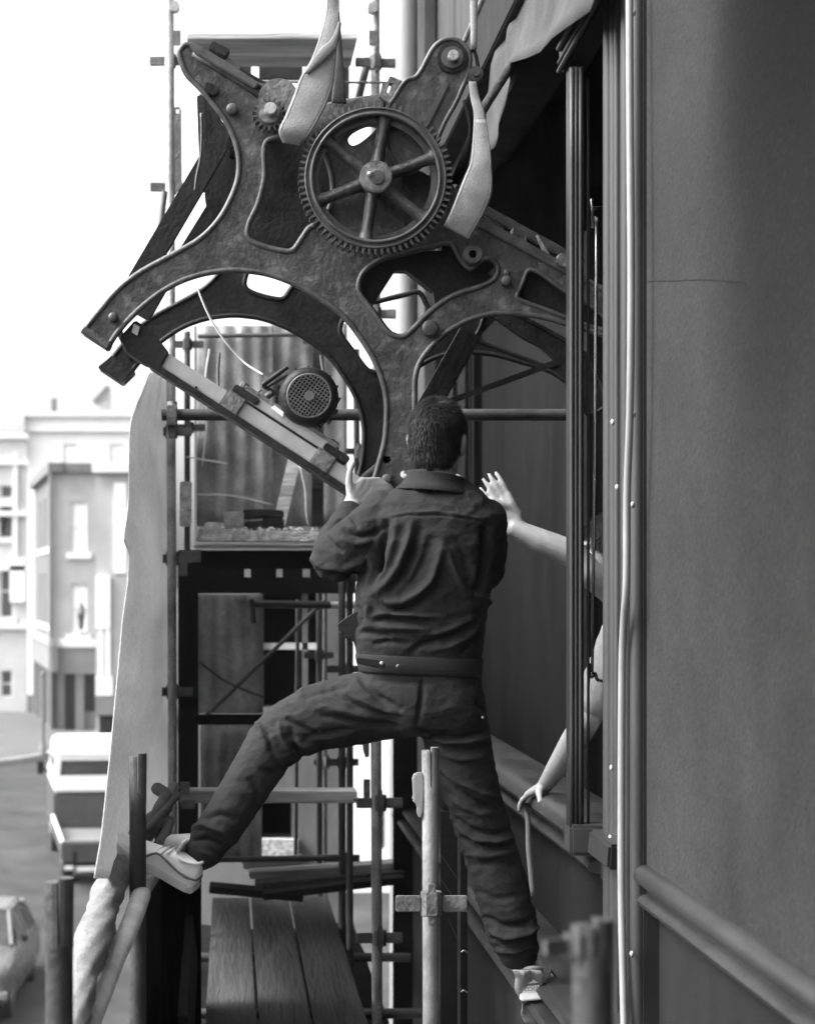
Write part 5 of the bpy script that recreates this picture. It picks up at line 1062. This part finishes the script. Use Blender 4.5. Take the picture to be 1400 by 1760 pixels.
for sg in (-1, 1):
    sb = tb_('side_board', (sg*W-.02,.0,.66), (sg*W+.02,2.4,.98), 'darkpaint'); tb_('side_rail', (sg*W-.035,.0,.96), (sg*W+.035,2.4,1.03), 'trim', .01, sb)
    tb_('tail_light', (sg*.78-.1,-.05,.40), (sg*.78+.1,.0,.5), 'lamp'); tb_('mudguard', (sg*.80-.1,-.02,.25), (sg*.80+.1,.1,.52), 'black')
    tb_('mirror', (sg*1.12-.07,3.3,1.72), (sg*1.12+.08,3.36,2.02), 'black'); obj('mirror_arm', xf_mb(MB().cyl((sg*.85,3.35,1.75), (sg*1.12,3.35,1.85), .02, 8), T), M['black'], pk)
    for yy in (.85, 3.6): wheel(pk, T @ Vector((sg*.76, yy, .36)), T.to_3x3() @ Vector((1,0,0)), .36, .2)
tb_('cab_lower', (-.88,2.48,.55), (.88,4.5,1.5), 'darkpaint', .05); tb_('cab_vent', (-.5,2.46,1.0), (.2,2.478,1.3), 'darkpaint', .005); tb_('cab_band', (-.885,2.46,1.502), (.885,4.2,1.80), 'whitepaint', .03)
up_ = MB().prism([(-.87,1.80),(.87,1.80),(.83,2.26),(-.83,2.26)], [[(-.77,1.86),(.77,1.86),(.74,2.2),(-.74,2.2)]], lambda u, v, q: T @ Vector((u, 2.47+q+(v-1.8)*.08, v)), 0, .06); obj('cab_back', up_, M['whitepaint'], pk)
obj('rear_window', MB().prism([(-.78,1.85),(.78,1.85),(.75,2.21),(-.75,2.21)], [], lambda u, v, q: T @ Vector((u, 2.47+q+(v-1.8)*.08, v)), .03, .045), M['winglass'], pk)
for sg in (-1, 1): obj('cab_side', MB().prism([(2.49,1.80),(4.0,1.80),(3.8,2.26),(2.53,2.26)], [[(2.65,1.86),(3.85,1.86),(3.68,2.2),(2.68,2.2)]], lambda u, v, q: T @ Vector((sg*(.86-.08*(v-1.8))+q, u, v)), -.02, .02), M['whitepaint'], pk); obj('side_window', MB().prism([(2.64,1.85),(3.86,1.85),(3.69,2.21),(2.67,2.21)], [], lambda u, v, q: T @ Vector((sg*(.86-.08*(v-1.8))+q, u, v)), -.005, .005), M['winglass'], pk)
obj('windscreen', MB().prism([(-.8,1.5),(.8,1.5),(.76,2.25),(-.76,2.25)], [], lambda u, v, q: T @ Vector((u, 4.3-(v-1.5)*.6+q, v)), 0, .02), M['winglass'], pk)
rf = MB().loft([[T @ Vector((x*.85, y, z)) for x, y in ((-1,2.47),(1,2.47),(1,3.85),(-1,3.85))] for z in (2.25,2.44)]+[[T @ Vector((x*.78, y, 2.54)) for x, y in ((-1,2.6),(1,2.6),(1,3.75),(-1,3.75))]]); obj('roof', rf, M['whitepaint'], pk, bevel=.04)
# parked car facing the camera (local +y = forward = towards the camera)
sC = 124.; cl_ = P(-66,1712,sC); cl_.z = zg(cl_.y); T = frame_of(cl_+Vector((0,1.2,0)), R(180-2), 0)
car = empty('parked_car', cl_+Vector((0,1.2,0)), 'pale saloon car parked nose towards the scaffold at the street edge', 'car')
def csec(y, pts): return [T @ Vector((x, y, z)) for x, z in pts]
def lowsec(y, w, zb_, zw, zt_): return csec(y, ((-w*.93,zb_),(-w,zb_+.12),(-w,zw),(-w*.93,zt_),(-w*.5,zt_+.03),(w*.5,zt_+.03),(w*.93,zt_),(w,zw),(w,zb_+.12),(w*.93,zb_)))
body = MB().loft([lowsec(*q) for q in ((-2.05,.70,.36,.70,.80),(-1.95,.78,.26,.76,.86),(-1.0,.80,.22,.80,.90),(0,.80,.22,.80,.90),(.8,.80,.22,.78,.88),(1.6,.79,.22,.72,.80),(2.0,.77,.26,.68,.74),(2.12,.72,.34,.62,.68))]); obj('body', body, M['carpaint'], car, smooth=35, bevel=.015)
rf = MB().loft([csec(y, ((-w,z),(-w*.9,z+.05),(0,z+.07),(w*.9,z+.05),(w,z),(w*.95,z-.03),(0,z-.03),(-w*.95,z-.03))) for y, w, z in ((-1.25,.58,1.26),(-.9,.6,1.30),(-.2,.61,1.31),(.25,.58,1.28))]); obj('roof', rf, M['carpaint'], car, smooth=35)
def quad(name, a, th, mt): 
    a = [Vector(p) for p in a]; nn = (a[1]-a[0]).cross(a[2]-a[0]).normalized()*th; return obj(name, MB().add([T @ p for p in a]+[T @ (p+nn) for p in a], [(0,1,2,3),(7,6,5,4),(0,4,5,1),(1,5,6,2),(2,6,7,3),(3,7,4,0)]), M[mt], car)
quad('windscreen', [(-.66,.80,.90),(.66,.80,.90),(.56,.25,1.29),(-.56,.25,1.29)], .02, 'carglass'); quad('rear_window', [(.66,-1.75,.88),(-.66,-1.75,.88),(-.56,-1.25,1.27),(.56,-1.25,1.27)], .02, 'carglass')
for sg in (-1, 1):
    quad('side_glass', [(sg*.76,.70,.90),(sg*.76,-.30,.90),(sg*.60,-.30,1.28),(sg*.585,.22,1.27)], .015, 'carglass'); quad('side_glass', [(sg*.76,-.38,.90),(sg*.75,-1.55,.88),(sg*.59,-1.2,1.25),(sg*.60,-.38,1.28)], .015, 'carglass')
    for a, b_ in (((sg*.70,.83,.89),(sg*.585,.24,1.29)), ((sg*.765,-.34,.9),(sg*.605,-.34,1.29)), ((sg*.70,-1.72,.87),(sg*.58,-1.24,1.27))): obj('pillar', MB().cyl(T @ Vector(a), T @ Vector(b_), .035, 8), M['carpaint'], car)
    for yy in (1.35, -1.35): wheel(car, T @ Vector((sg*.69, yy, .3)), T.to_3x3() @ Vector((1,0,0)))
    hl = obj('headlight', MB().tube([T @ Vector((sg*.55,2.03,.6)), T @ Vector((sg*.55,2.135,.6))], [.10,.09], 20), M['lamp'], car, smooth=40); obj('headlight_ring', MB().tube([T @ Vector((sg*.55+.1*math.cos(a),2.13,.6+.1*math.sin(a))) for a in [2*math.pi*k/20 for k in range(20)]], .012, 8, closed=True), M['chrome'], hl)
    obj('door_line', MB().box((0,0,0),(.001,.001,.001)), M['black'], car) if False else None
    obj('wing_mirror', xf_mb(MB().box((sg*.80-.02,.62,.92),(sg*.80+.1*sg,.70,1.02)), T), M['black'], car, bevel=.015)
obj('grille', xf_mb(MB().box((-.42,2.10,.52),(.42,2.14,.66)), T), M['black'], car); obj('bumper', xf_mb(MB().box((-.80,2.05,.36),(.80,2.22,.47)), T), M['chrome'], car, bevel=.02); obj('number_plate', xf_mb(MB().box((-.26,2.222,.355),(.26,2.235,.465)), T), M['trim'], car)
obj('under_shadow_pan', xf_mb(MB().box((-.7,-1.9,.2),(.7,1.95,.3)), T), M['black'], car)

# ------------------------------------------------------------------ boards added above the camera, out of view, to shade the near wall
for k in range(7): board((-.62+.23*k, -2.6, Z(1.66)), (-.62+.23*k, 5.3, Z(1.66)), .215, .038, 'wood', 'unseen board added overhead to shade the near wall', 'unseen shading boards added overhead')
for y in (-2.2, 1.4, 5.0): tube('transom', (-.8,y,Z(1.61)), (1.02,y,Z(1.61)))
for x in (-.75, .95): tube('standard', (x,-2.2,.13), (x,-2.2,Z(2.8)))
# ------------------------------------------------------------------ bright misty air down the street
hz = obj('haze', MB().box((-120,-8,-1.2), (60,260,17)), None, kind='stuff')
hm = bpy.data.materials.new('haze_air'); hm.use_nodes = True; t = hm.node_tree; t.nodes.remove(t.nodes['Principled BSDF'])
pv = t.nodes.new('ShaderNodeVolumePrincipled'); pv.inputs['Color'].default_value = (.95,.95,.95,1); pv.inputs['Density'].default_value = .0003; pv.inputs['Anisotropy'].default_value = .3
t.links.new(pv.outputs[0], t.nodes['Material Output'].inputs['Volume']); hz.data.materials.append(hm)
